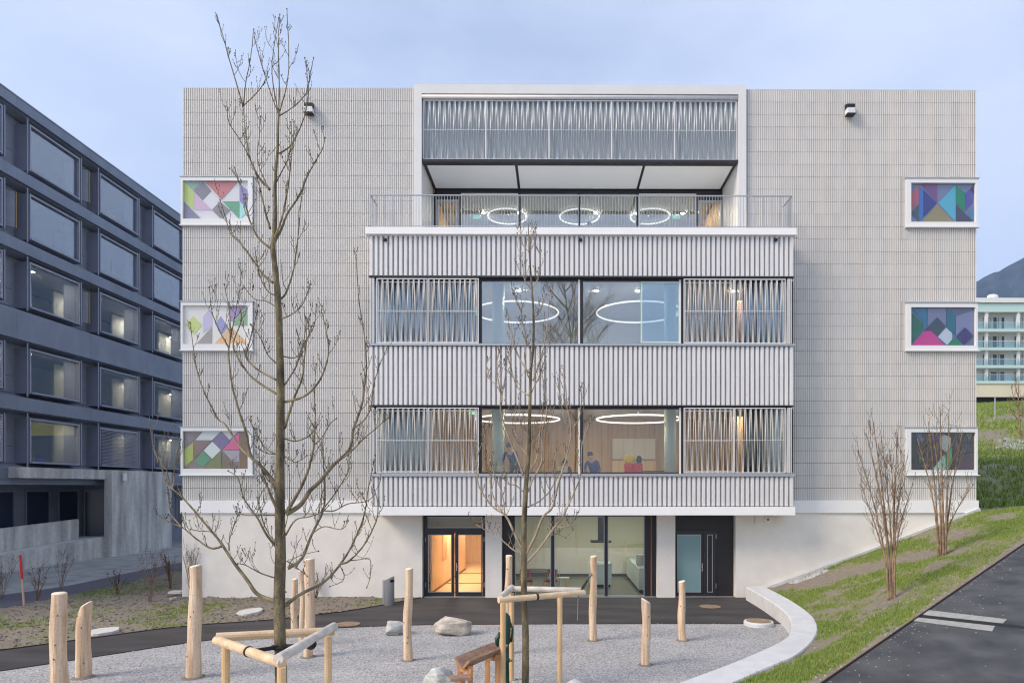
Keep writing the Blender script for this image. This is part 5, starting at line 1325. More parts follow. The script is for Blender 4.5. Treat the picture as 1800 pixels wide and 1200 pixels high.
# kitchen
table(FX(945, 1.5), 1.6, .014, 1.35, 1.35, .74, 'table_dark', 'round dark kitchen table with pale legs', True)
for px, Y, rt, lab in ((925, 1.0, .2, 'red seated chair beside the round kitchen table near the dark panel'), (968, 1.0, -.3, 'red seated chair beside the round kitchen table near the slim mullion'), (990, 1.9, 1.3, 'white kitchen chair facing the round table')):
    chair(FX(px, Y), Y, .014, rt, 'chair_red' if 'red' in lab else 'kitchen_white', lab, 'kitchen chairs')
x0, x1 = FX(1037, 2.4), FX(1075, 2.4)
t = thing('kitchen_island', ((x0+x1)/2, 2.9, .014), 'white kitchen island on a recessed plinth behind the glazing', 'kitchen island')
MB().box(x0+.05, x1-.05, 2.45, 3.3, .014, .12).build('plinth', 'slate_dark', t); MB().box(x0, x1, 2.4, 3.35, .121, .87).build('body', 'kitchen_white', t); MB().box(x0-.02, x1+.02, 2.38, 3.37, .871, .91).build('worktop', 'mint_column', t)
x = FX(1056, 2.9); t = thing('cooker_hood', (x, 2.9, 1.7), 'black cooker hood hanging over the white kitchen island', 'cooker hood')
MB().prism([(x-.4, 2.6, 1.72), (x+.4, 2.6, 1.72), (x+.4, 3.2, 1.72), (x-.4, 3.2, 1.72)], (0, 0, .06)).build('canopy', 'black_metal', t); MB().box(x-.11, x+.11, 2.8, 3.0, 1.781, HC).build('flue', 'black_metal', t)
xk0, xk1 = FX(1122, 1.2), KX1-.02
t = thing('kitchen_counter', ((xk0+xk1)/2, 2.5, .014), 'white kitchen counter along the far kitchen wall', 'kitchen counter')
MB().box(xk0+.05, xk1, 1.0, 5.3, .014, .12).build('plinth', 'slate_dark', t)
for i in range(5): MB().box(xk0, xk1, 1.0+.86*i, 1.0+.86*i+.85, .121, .86).build('cabinet', 'kitchen_white', t)
MB().box(xk0-.02, xk1, .98, 5.31, .861, .90).build('worktop', 'mint_column', t)
mb = MB(); c = (xk0+.15, 1.5, .90); mb.tube([(c[0], c[1], c[2]), (c[0], c[1], c[2]+.32), (c[0]-.05, c[1], c[2]+.38), (c[0]-.12, c[1], c[2]+.36), (c[0]-.13, c[1], c[2]+.28)], .016, 8)
tag(mb.build('tap', 'stainless', org=c), 'curved steel tap on the white kitchen counter', 'tap')
solid('coffee_machine', 'steel_grey', 'grey coffee machine on the white kitchen counter', 'coffee machine', xk0+.05, xk0+.4, 2.0, 2.35, .9, 1.3)

# --- people
def person(loc, joints, labels, lab, cols, hair_r=.105):
    # joints: name -> (pos, radius); bones list; faces coloured by nearest joint
    names = list(joints); idx = {n: i for i, n in enumerate(names)}
    bones = [('pelvis', 'spine'), ('spine', 'chest'), ('chest', 'neck'), ('neck', 'head0'), ('head0', 'head1')]
    for s in 'lr':
        bones += [('chest', 'sh'+s), ('sh'+s, 'el'+s), ('el'+s, 'wr'+s), ('wr'+s, 'ha'+s), ('pelvis', 'hip'+s), ('hip'+s, 'kn'+s), ('kn'+s, 'an'+s), ('an'+s, 'to'+s)]
    me = bpy.data.meshes.new('person'); me.from_pydata([joints[n][0] for n in names], [(idx[a], idx[b]) for a, b in bones], [])
    o = bpy.data.objects.new('tmp', me); COL.objects.link(o)
    md = o.modifiers.new('skin', 'SKIN'); md.use_smooth_shade = True
    sv = me.skin_vertices[0].data
    for n in names: sv[idx[n]].radius = (joints[n][1],)*2
    sv[idx['pelvis']].use_root = True
    ss = o.modifiers.new('sub', 'SUBSURF'); ss.levels = 2; ss.render_levels = 2
    dg = bpy.context.evaluated_depsgraph_get(); m2 = bpy.data.meshes.new_from_object(o.evaluated_get(dg))
    bpy.data.objects.remove(o)
    m2.materials.clear()
    for c in cols: m2.materials.append(M(c))
    jl = [(Vector(joints[n][0]), labels.get(n, labels.get(n[:2], 0))) for n in names]
    for p in m2.polygons:
        p.material_index = min(jl, key=lambda q: (q[0]-p.center).length)[1]; p.use_smooth = True
    ob = bpy.data.objects.new('person', m2); COL.objects.link(ob); ob.location = loc; ORG[ob.name] = tuple(loc)
    tag(ob, lab, 'person', 'people inside')
    h0, h1 = Vector(joints['head0'][0]), Vector(joints['head1'][0]); ax = (h1-h0).normalized()
    c = h1*.6+h0*.4
    mb = MB(); mb.blob((0, 0, .035), (hair_r, hair_r*1.08, hair_r*1.05), 14, 9)
    q = Vector((0, 0, 1)).rotation_difference(ax).to_matrix()
    mb.v = [tuple(q@(Vector(p)+Vector((0, .025, 0)))+c+Vector(loc)) for p in mb.v]
    mb.build('hair', 'hair_dark', ob, smooth=True)
    return ob
def pose(lean=0.0, sit=False, side=0.0, reach=.3, H_=1.7):
    k = H_/1.7; hipz = .46 if sit else .92; J = {}
    def sp(h, fwd=0): return (side*(h-hipz)*.5, -lean*(h-hipz)-fwd, hipz+(h-hipz)*(1-.25*abs(lean)))
    b = 0 if not sit else -.46
    def S_(h): return sp(h+b if sit else h)
    J['pelvis'] = ((0, 0, hipz), .15); J['spine'] = (S_(1.12), .13); J['chest'] = (S_(1.36), .15); J['neck'] = (S_(1.50), .062)
    n = Vector(S_(1.50)); J['head0'] = (tuple(n+Vector((side*.05, -.02-lean*.05, .09))), .085); J['head1'] = (tuple(n+Vector((side*.08, -.02-lean*.1, .20))), .09)
    ch = Vector(S_(1.42))
    for s, sg in (('l', -1), ('r', 1)):
        J['sh'+s] = (tuple(ch+Vector((sg*.19, 0, 0))), .062); J['el'+s] = (tuple(ch+Vector((sg*.25, -.08-reach*.3, -.27))), .045)
        J['wr'+s] = (tuple(ch+Vector((sg*.20, -.12-reach, -.40))), .034); J['ha'+s] = (tuple(ch+Vector((sg*.19, -.19-reach, -.43))), .036)
        J['hip'+s] = ((sg*.10, 0, hipz-.04), .105)
        if sit: J['kn'+s] = ((sg*.12, -.42, .47), .07); J['an'+s] = ((sg*.12, -.42, .08), .045); J['to'+s] = ((sg*.13, -.58, .05), .04)
        else: J['kn'+s] = ((sg*.11, -.02, .50), .07); J['an'+s] = ((sg*.11, .02, .08), .045); J['to'+s] = ((sg*.13, -.14, .05), .04)
    return {a: (tuple(Vector(p)*k), r*k) for a, (p, r) in J.items()}
# material slots: 0 top, 1 trousers, 2 skin, 3 shoes
LBL = {'pelvis': 1, 'spine': 0, 'chest': 0, 'neck': 2, 'head0': 2, 'head1': 2, 'sh': 0, 'el': 0, 'wr': 0, 'ha': 2, 'hi': 1, 'kn': 1, 'an': 1, 'to': 3}
P0 = person((FX(905, .55), .55, F1), pose(lean=.75, side=-.5, reach=.4, H_=1.72), LBL, 'person in a blue jumper bending over the table on the lower bay floor', ('cloth_blue', 'cloth_navy', 'skin', 'cloth_dark'))
P1_ = person((FX(1048, .25), .25, F1+.06), pose(lean=.25, sit=True, side=-.6, reach=.35, H_=1.75), LBL, 'person with dark hair in a blue top sitting on the cream chair', ('cloth_blue', 'cloth_navy', 'skin', 'cloth_dark'))
P2_ = person((FX(1036, 3.0), 3.0, F3+.02), pose(H_=1.66), LBL, 'person standing in the terrace room under the middle ring lamp, only hair showing', ('cloth_dark', 'cloth_navy', 'skin', 'cloth_dark'))
P3_ = person((FX(1122, 2.9), 2.9, F3+.02), pose(H_=1.72), LBL, 'taller person standing in the terrace room by the slim window frame', ('cloth_navy', 'cloth_dark', 'skin', 'cloth_dark'))
P4_ = person((FX(996, 1.0), 1.0, F1), pose(sit=True, lean=.2, side=-.2, H_=1.5), LBL, 'small person in dark clothes sitting at the pale wooden table', ('cloth_dark', 'cloth_navy', 'skin', 'cloth_dark'))

# ================================================================ yard objects
def post(top, base, wtop, wbase, lab, bend=0.0, cut=0.0, seed=0):
    # top/base: pixel of post top centre and foot; foot stands on the gravel
    rn = random.Random(seed); B = PZ(*base); d = (B-CAM).dot(_f); T = PD(top[0], top[1], d)
    rb = wbase/2/FPX*d; rt = wtop/2/FPX*d
    t = thing('robinia_post', tuple(B), lab, 'post', 'peeled wooden climbing posts')
    n = 12; rings_ = 12; mb = MB(); H_ = T.z
    ph = rn.uniform(0, 6)
    for i in range(rings_+1):
        s = i/rings_; z = -.25+(H_+.25)*s; ss = max(z, 0)/H_
        cx = B.x+(T.x-B.x)*ss+bend*math.sin(ss*math.pi)+.012*math.sin(ss*7+ph); cy = B.y+.012*math.cos(ss*5+ph)
        r = rb+(rt-rb)*ss+.006*math.sin(ss*11+ph)
        for k in range(n):
            a = 2*math.pi*k/n; rr_ = r*(1+.05*math.sin(2*a+ph+ss*2)+.03*math.sin(3*a+ss*9+ph))
            zz = z
            if i == rings_: zz = z+cut*math.cos(a)*r*1.2
            mb.v.append((cx+rr_*math.cos(a), cy+rr_*math.sin(a), zz))
    for i in range(rings_):
        for k in range(n): a = i*n+k; b = i*n+(k+1) % n; mb.f.append((a, b, b+n, a+n))
    body = mb.build('trunk', 'robinia', t, smooth=True)
    # bevelled, paler cut end
    mb = MB(); cx, cy = T.x+.012*math.sin(7+ph), B.y+.012*math.cos(5+ph)
    for q, (f_, dz) in enumerate(((1.0, 0), (.94, .014), (.80, .026), (.4, .030))):
        for k in range(n):
            a = 2*math.pi*k/n; r = rt+.006*math.sin(11+ph); r *= (1+.05*math.sin(2*a+ph+2)+.03*math.sin(3*a+9+ph))*f_
            mb.v.append((cx+r*math.cos(a), cy+r*math.sin(a), H_+dz+cut*math.cos(a)*r*1.2))
    for i in range(3):
        for k in range(n): a = i*n+k; b = i*n+(k+1) % n; mb.f.append((a, b, b+n, a+n))
    mb.f.append(tuple(range(3*n, 4*n))); mb.build('cut_end', 'robinia_end', t, smooth=True)
    for k in range(3):
        s = rn.uniform(.15, .9); a = rn.uniform(-2.4, -.7); cx = B.x+(T.x-B.x)*s+bend*math.sin(s*math.pi)+.012*math.sin(s*7+ph); cy = B.y+.012*math.cos(s*5+ph); r = rb+(rt-rb)*s
        mb = MB().blob((cx+math.cos(a)*r*.97, cy+math.sin(a)*r*.97, H_*s), (.014, .012, .018), 7, 5); mb.build('knot', 'knot', t, smooth=True)
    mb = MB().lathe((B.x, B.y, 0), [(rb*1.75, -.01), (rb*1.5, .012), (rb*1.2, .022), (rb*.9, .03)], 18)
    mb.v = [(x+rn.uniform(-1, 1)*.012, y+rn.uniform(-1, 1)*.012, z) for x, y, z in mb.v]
    mb.build('footing_shade_earth', 'gravel_contact_shade', t, smooth=True)  # low earth ring whose dark colour also paints the post's contact shade
    return t
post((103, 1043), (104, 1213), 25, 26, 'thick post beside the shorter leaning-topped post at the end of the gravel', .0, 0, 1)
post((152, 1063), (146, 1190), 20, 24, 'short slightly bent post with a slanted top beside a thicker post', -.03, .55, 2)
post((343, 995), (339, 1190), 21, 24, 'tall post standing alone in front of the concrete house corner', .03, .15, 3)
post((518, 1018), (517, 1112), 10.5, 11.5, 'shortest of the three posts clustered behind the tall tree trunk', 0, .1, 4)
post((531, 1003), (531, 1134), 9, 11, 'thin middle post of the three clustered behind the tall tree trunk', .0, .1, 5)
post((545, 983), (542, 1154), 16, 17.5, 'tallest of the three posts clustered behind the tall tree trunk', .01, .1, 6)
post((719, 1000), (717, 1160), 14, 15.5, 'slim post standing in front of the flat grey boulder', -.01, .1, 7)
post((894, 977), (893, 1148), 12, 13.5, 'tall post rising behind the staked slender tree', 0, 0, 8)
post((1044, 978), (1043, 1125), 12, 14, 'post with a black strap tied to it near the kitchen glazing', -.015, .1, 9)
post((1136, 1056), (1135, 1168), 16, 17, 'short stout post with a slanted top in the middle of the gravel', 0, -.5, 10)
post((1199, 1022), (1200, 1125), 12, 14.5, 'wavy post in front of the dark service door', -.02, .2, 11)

# strap and cord between post and rail
a = PD(1042, 1008, 17.3); b = PD(1033, 1019, 17.0); c = PD(1022, 1035, 16.6); d_ = PD(1016, 1050, 16.4)
t = thing('strap', tuple(d_), 'black ratchet strap tied to the post near the kitchen glazing', 'strap')
MB().beam(a, b, .02, .012).build('webbing', 'strap', t); MB().beam(b, c, .05, .03).build('ratchet', 'strap', t); MB().beam(c, d_, .02, .01).build('webbing', 'strap', t)
e = PD(1015, 1090, 16.4); MB().tube([d_, e], .006, 5).build('cord', 'steel_grey', t)

# boulders
def boulder(px0, px1, py0, py1, m, lab, seed, depth=.8, flat=None):
    rn = random.Random(seed); base = PZ((px0+px1)/2, py1-2, 0); d = (base-CAM).dot(_f); w = (px1-px0)/FPX*d; h = (py1-py0)/FPX*d*.94
    bm = bmesh.new(); bmesh.ops.create_icosphere(bm, subdivisions=5, radius=1.0)
    off = Vector((rn.uniform(0, 50), rn.uniform(0, 50), 0))
    planes = []
    for q in range(16):
        nv = Vector((rn.gauss(0, 1), rn.gauss(0, 1), rn.gauss(0, .8)+.2)).normalized(); planes.append((nv, rn.uniform(.74, .94)))
    for v in bm.verts:
        p = v.co.copy(); q = Vector((p.x*1.0, p.y, p.z))
        # faceted: clamp against random planes
        r = 1.0
        s = Vector((math.copysign(abs(q.x)**.7, q.x), math.copysign(abs(q.y)**.7, q.y), math.copysign(abs(q.z)**.55, q.z)))
        nn_ = mnoise.fractal(p*1.3+off, 1.0, 2.0, 3)*.13+mnoise.fractal(p*5+off, 1.0, 2.0, 4)*.035
        s *= 1.08
        for nv, dd_ in planes:
            e_ = s.dot(nv)-dd_
            if e_ > 0: s -= nv*e_*.92
        s *= (1+nn_*.5)
        v.co = Vector((s.x*w/2*.93, s.y*w*depth/2*.9, s.z*h/2*1.05+h*.42))
    me = bpy.data.meshes.new('boulder'); bm.to_mesh(me); bm.free(); me.materials.append(M(m)); me.shade_smooth()
    o = bpy.data.objects.new('boulder', me); COL.objects.link(o); o.location = base+Vector((0, w*depth*.35, 0)); ORG[o.name] = tuple(o.location)
    return tag(o, lab, 'boulder')
boulder(672, 710, 1090, 1119, 'boulder', 'rounded grey boulder partly behind the slim post', 1, .9)
boulder(752, 827, 1085, 1119, 'boulder_warm', 'long flat layered boulder on the gravel before the entrance', 2, .55)
boulder(734, 806, 1175, 1232, 'boulder', 'pale boulder under the lower end of the wooden water channel', 5, .8)
boulder(990, 1034, 1192, 1235, 'boulder', 'whitish stone on the gravel between the tree stakes', 6, .8)

# slabs on the earth
for k, (x0, x1, y0, y1, lab) in enumerate(((421, 457, 1072, 1083, 'round pale stone slab lying in the earth bed near the tall tree'), (157, 203, 1107, 1118, 'pale flat slab lying at the edge of the path behind the leaning-topped post'), (420, 421, 1, 2, ''))[:2]):
    c = PZ((x0+x1)/2, (y0+y1)/2); a = PZ(x0, (y0+y1)/2); rx = (c-a).length; f0, f1 = PZ((x0+x1)/2, y0), PZ((x0+x1)/2, y1); ry = (f0-f1).length/2
    mb = MB(); n = 18; P = [(c.x+rx*math.cos(2*math.pi*i/n)*(1+.08*math.sin(i*2.3)), c.y+ry*math.sin(2*math.pi*i/n)*(1+.08*math.cos(i*1.7)), -.05) for i in range(n)]
    o = mb.prism(P[::-1], (0, 0, .13)).build('stone_slab', 'slab_stone', org=(c.x, c.y, 0)); tag(o, lab, 'slab')
for i, (x0, x1, py, zz, lab) in enumerate(((298, 322, 1056, .03, 'lower of two stacked concrete slabs by the house corner'), (295, 317, 1050, .14, 'upper of two stacked concrete slabs by the house corner'))):
    a, b = PZ(x0, py), PZ(x1, py); tag(MB().box(a.x, min(b.x, BX0-.02), a.y-.0, a.y+.35, zz, zz+.07).build('concrete_slab', 'slab_stone', org=(a.x, a.y, zz)), lab, 'slab')

# manhole covers
def cover_(px0, px1, py, ring_, lab, zb_=.006):
    c = PZ((px0+px1)/2, py); r = (PZ(px1, py)-PZ(px0, py)).length/2
    t = thing('manhole_cover', (c.x, c.y, 0), lab, 'manhole cover')
    if ring_:
        MB().lathe((c.x, c.y, -.05), [(r, 0), (r, .14), (r*.96, .17), (r*.80, .17)], 40).build('concrete_ring', 'concrete_kerb', t)
        MB().lathe((c.x, c.y, .10), [(r*.84, 0), (r*.84, .03)], 40).build('lid', 'rust_cover', t)
    else:
        MB().lathe((c.x, c.y, -.02), [(r, 0), (r, .034)], 40).build('frame', 'edge_steel', t)
        MB().lathe((c.x, c.y, .002), [(r*.93, 0), (r*.93, .018)], 40).build('lid', 'rust_cover', t)
        mb = MB()
        for k in range(8):
            a = k*math.pi/4; mb.beam((c.x+math.cos(a)*r*.25, c.y+math.sin(a)*r*.25, .021), (c.x+math.cos(a)*r*.8, c.y+math.sin(a)*r*.8, .021), .03, .006)
        mb.build('ribs', 'rust_cover', t)
cover_(587, 634, 1097, False, 'brown manhole cover in the asphalt behind the three clustered posts')
cover_(1228, 1268, 1066, False, 'brown manhole cover in the asphalt in front of the service door')
cover_(1308, 1359, 1098, True, 'brown lid on a raised white concrete ring beside the curved wall')

# litter bin
c = PZ(684, 1063); d = (c-CAM).dot(_f); r = 9.2/FPX*d; h = 50/FPX*d
t = thing('litter_bin', tuple(c), 'stainless steel cylinder litter bin with a slanted top by the concrete wall', 'litter bin')
mb = MB(); n = 32
for i, z in enumerate((0, .02, h)):
    for k in range(n):
        a = 2*math.pi*k/n; zz = z if i < 2 else h-.10+.13*(math.cos(a)*.6+.4)
        mb.v.append((c.x+r*math.cos(a), c.y+r*math.sin(a), zz))
for i in range(2):
    for k in range(n): a = i*n+k; b = i*n+(k+1) % n; mb.f.append((a, b, b+n, a+n))
mb.f.append(tuple(range(n-1, -1, -1))); mb.f.append(tuple(range(2*n, 3*n)))
mb.build('body', 'stainless', t)
mb = MB()
m = 8
for k in range(m+1):
    a = -.95+k*1.1/m
    for z in (h-.17, h-.08): mb.v.append((c.x+(r+.003)*math.cos(a-.2), c.y+(r+.003)*math.sin(a-.2), z))
for k in range(m): mb.f.append((2*k, 2*k+2, 2*k+3, 2*k+1))
mb.build('slot', 'black_metal', t)
MB().box(c.x-r-.05, c.x-r*.75, c.y+.02, c.y+.10, 0, h-.12).build('post', 'steel_grey', t)

# red and white marker stake
b = PZ(42.5, 1063); d = (b-CAM).dot(_f); tp = PD(35.5, 975, d); md_ = b.lerp(tp, .52)
t = thing('marker_stake', tuple(b), 'thin marker stake with red upper half in the earth bed', 'stake')
MB().tube([b+Vector((0, 0, -.1)), md_], .032, 8).build('shaft', 'stake_white', t); MB().tube([md_, tp], .035, 8).build('red_tip', 'red_paint', t)

# hand pump
dP = 13.3; b = PD(886.5, 855, dP); b.z = 0
t = thing('hand_pump', tuple(b), 'dark green cast-iron hand water pump behind the tree stakes', 'water pump')
ztop = PD(886, 1078, dP).z
bx, by = b.x+.04, b.y
MB().lathe((bx, by, 0), [(.12, -.05), (.12, .03), (.075, .06), (.06, .12), (.055, ztop-.95), (.075, ztop-.93), (.075, ztop-.88), (.055, ztop-.86), (.055, ztop-.60), (.085, ztop-.55), (.085, ztop-.12), (.07, ztop-.04), (.03, ztop), (.012, ztop+.02)], 20).build('column', 'pump_green', t, smooth=True)
MB().tube([(bx-.05, by-.04, ztop-.40), (bx-.12, by-.08, ztop-.38), (bx-.17, by-.11, ztop-.46), (bx-.175, by-.115, ztop-.62)], [.045, .05, .045, .04], 12).build('spout', 'pump_green', t, smooth=True)
MB().tube([(bx+.05, by, ztop-.1), (bx+.12, by, ztop-.30), (bx+.10, by, ztop-.55)], .02, 8).build('handle', 'pump_green', t, smooth=True)
for z in (ztop-.33, ztop-.9): MB().tube([(bx+.06, by-.03, z), (bx+.11, by-.05, z)], .02, 8).build('bolt', 'pump_green', t)
MB().box(bx-.16, bx-.05, by-.09, by-.03, ztop-.30, ztop-.24).build('bracket', 'steel_grey', t)

# wooden water channel on trestles
p0 = PD(812, 1172, 12.0); p1 = PD(880, 1144, 12.9)
t = thing('water_channel', (p0.x, p0.y, 0), 'tilted wooden V-shaped water channel on larch trestles below the pump', 'water channel')
ax = (p1-p0).normalized(); sd_ = Vector((-ax.y, ax.x, 0)).normalized(); upv = sd_.cross(ax)*-1
if upv.z < 0: upv = -upv
for s in (-1, 1):
    q = [p0, p0+sd_*s*.16+upv*.16, p0+sd_*s*.195+upv*.135, p0+sd_*s*.035-upv*.03]
    if s < 0: q = [q[0], q[3], q[2], q[1]]
    MB().prism(q, p1-p0).build('board', 'larch_weathered', t)
for tt in (.08, .78):
    c = p0.lerp(p1, tt)
    for s in (-1, 1): MB().beam((c.x+sd_.x*s*.12, c.y+sd_.y*s*.12, -.1), (c.x+sd_.x*s*.12, c.y+sd_.y*s*.12, c.z+.02), .09, .05).build('leg', 'larch', t)
    MB().beam(c+sd_*.16-Vector((0, 0, .07)), c-sd_*.16-Vector((0, 0, .07)), .06, .07).build('cross_piece', 'larch', t)
    MB().beam(c+sd_*.20+upv*.0, c+sd_*.20+upv*.02, .05, .05).build('wedge', 'larch', t)
t2p = PD(803, 1192, 11.8)
t = thing('lower_channel', (t2p.x, t2p.y, 0), 'second wooden channel end below the tilted one, above the pale boulder', 'water channel')
MB().beam(t2p+Vector((-.12, 0, 0)), t2p+Vector((.22, .1, -.0)), .22, .05).build('board', 'larch_weathered', t); MB().beam((t2p.x+.1, t2p.y+.05, -.1), (t2p.x+.1, t2p.y+.05, t2p.z-.02), .08, .06).build('leg', 'larch', t)

# tree stakes: three stakes with three rails each
def stakes(label, pts, zr, rails, rmat, sr=.045, rr_=.055):
    c = sum((Vector(p) for p in pts), Vector())/3
    t = thing('tree_stakes', (c.x, c.y, 0), label, 'tree support')
    for p in pts: MB().tube([(p[0], p[1], -.2), (p[0], p[1], zr-.04)], sr, 14).build('stake', 'stake_wood', t, smooth=False)
    for k, (a, b) in enumerate(rails):
        a = Vector(a); b = Vector(b)
        MB().tube([a, b], rr_, 12).build('rail', rmat[k], t)
    return t
def ptz(px, py, z): return PZ(px, py, z)
# big tree
zr = 1.80
Lc, Fc, Rc = ptz(385, 1126, zr), ptz(493, 1164, zr), ptz(583, 1110, zr)
def ext(a, b, e0, e1): d = (b-a).normalized(); return (a-d*e0, b+d*e1)
up = Vector((0, 0, .02))
stakes('triangle of peeled stakes and rails supporting the tall bare tree', [ptz(397, 1130, zr), ptz(495, 1166, zr), ptz(577, 1114, zr)], zr, [ext(Lc, Fc, .08, .05), ext(Fc+up*3, Rc+up*3, .06, .10), ext(Lc+up*2.2+Vector((0, .05, 0)), Rc+up*0+Vector((0, .05, 0)), .06, .02)], ('rail_wood', 'rail_grey', 'rail_wood'), sr=.052, rr_=.062)
trunk_c = PD(492, 855, 9.25)
def loop(px, py, d, r, lab):
    c = PD(px, py, d); t = thing('tree_tie', tuple(c), lab, 'tie')
    return t, c
t, c = loop(490, 1137, 9.2, .1, 'black tie holding the tall tree trunk to its rails')
c.x = PD(493, 855, 9.25).x; cy = CAM.y+9.25
mb = MB(); n = 20
mb.tube([(c.x+.10*math.cos(2*math.pi*i/n), cy+.10*math.sin(2*math.pi*i/n), c.z) for i in range(n+1)], .022, 6, cap=False)
mb.build('loop', 'strap', t)
la = Lc.lerp(Fc, .52); ra = Fc.lerp(Rc, .55)
for q in (la, ra):
    MB().beam((c.x, cy, c.z), tuple(q+Vector((0, 0, .0))), .03, .05).build('webbing', 'strap', t)
for q, (A_, B_) in ((la, (Lc, Fc)), (ra, (Fc, Rc))):
    d = (B_-A_).normalized(); MB().tube([q-d*.02, q+d*.02], .07, 12).build('band', 'strap', t)
# small tree
L2, R2, K2 = ptz(879, 1054, zr), ptz(1027, 1041, zr), ptz(899, 1036, zr)
stakes('stakes and thick rails supporting the slender tree in front of the kitchen', [ptz(884, 1055, zr), ptz(984, 1046, zr), ptz(899.5, 1038, zr)], zr, [ext(L2, R2, .03, .0), ext(K2+up*1, ptz(1026, 1042, zr)+up*2+Vector((0, .12, 0)), .06, -.05), ext(L2+up*2, K2+up*2, .0, .08)], ('rail_wood', 'rail_grey', 'rail_grey'), sr=.05, rr_=.058)
t, c = loop(922, 1040, 13.2, .1, 'dark tie holding the slender tree to its rail')
c = PD(922, 1046, 13.25)
mb = MB(); mb.tube([(c.x+.085*math.cos(2*math.pi*i/n), c.y+.085*math.sin(2*math.pi*i/n), c.z) for i in range(n+1)], .018, 6, cap=False); mb.build('loop', 'strap', t)
q = L2.lerp(R2, .42); d = (R2-L2).normalized(); MB().tube([q-d*.02, q+d*.02], .066, 12).build('band', 'strap', t); MB().beam(c, q, .02, .03).build('webbing', 'strap', t)

# ================================================================ trees
def catm(P, n=5): return smooth_line(P, n)
class Tree:
    def __init__(s, seed): s.tr = MB(); s.br = MB(); s.tw = MB(); s.bud = MB(); s.r = random.Random(seed)
    def budat(s, p, r): s.bud.blob(tuple(p), (r, r, r*1.5), 5, 4)
    def twig(s, p, d, L, r0, depth, budr, bias=1.0):
        rn = s.r; n = 5; pts = [Vector(p)]; dd = Vector(d).normalized()
        for i in range(n):
            dd = (dd+Vector((rn.uniform(-.22, .22), rn.uniform(-.22, .22), bias*.35+rn.uniform(-.1, .15)))).normalized(); pts.append(pts[-1]+dd*L/n)
        pts = catm(pts, 2); m = len(pts)
        s.tw.tube(pts, [r0*(1-.55*i/(m-1)) for i in range(m)], 4)
        s.budat(pts[-1], budr*1.1)
        for i in range(2, m-1):
            if rn.random() < .45: s.budat(pts[i]+Vector((rn.uniform(-1, 1), rn.uniform(-1, 1), rn.uniform(-.3, 1)))*r0*1.1, budr*rn.uniform(.7, 1.1))
        if depth > 0:
            for k in range(rn.randint(1, 3)):
                i = rn.randint(1, m-3); a = rn.uniform(0, 6.28)
                s.twig(pts[i], Vector((math.cos(a), math.sin(a), .5)), L*rn.uniform(.35, .6), r0*.7, depth-1, budr, bias)
    def limb(s, pts, r0, r1, mb, twn, twl, budr, sides=7, twr=None, start=.25, depth=1):
        P = catm(pts, 5); m = len(P); rn = s.r
        P = [p+Vector((rn.uniform(-1, 1), rn.uniform(-1, 1), 0))*r1*.5 for p in P]
        R = [r0+(r1-r0)*(i/(m-1))**.8 for i in range(m)]
        mb.tube(P, R, sides)
        s.budat(P[-1], budr*1.7)
        for i in range(int(m*.35), m):
            if R[i] < .016 and rn.random() < .8: s.budat(P[i]+Vector((rn.uniform(-1, 1), rn.uniform(-1, 1), 0))*R[i], budr*rn.uniform(.7, 1.2))
        for k in range(twn):
            f = start+(1-start)*(k+rn.random())/twn; i = min(int(f*(m-1)), m-2); d = (P[i+1]-P[i]).normalized()
            a = rn.uniform(0, 6.28); o = Vector((math.cos(a), math.sin(a)*.8, .25)); L_ = twl*rn.uniform(.45, 1.25)*(1-.45*f)
            s.twig(P[i], (o+d*.55), L_, min(twr or .007, R[i]*.65), depth, budr)
    def finish(s, name, base, lab, tm, bm_, twm, cat='tree', group=None):
        t = thing(name, base, lab, cat, group)
        if s.tr.v: s.tr.build('trunk', tm, t, smooth=True)
        cr = s.br.build('crown', bm_, t, smooth=True) if s.br.v else None
        if s.tw.v: s.tw.build('twigs', twm, cr or t, smooth=True, kind='stuff')
        if s.bud.v: s.bud.build('buds', 'bud', cr or t, kind='stuff')
        return t
def px_limb(lst, d0, side, k=.55):
    # pixel polyline at the tree's own distance, leaning out of the picture plane as far as it leans within it
    x0, y0 = lst[0]; out = []
    for x, y in lst:
        dd = d0+side*k*abs(x-x0)/FPX*d0+side*.03*abs(y-y0)/FPX*d0; out.append(PD(x, y, dd))
    return out

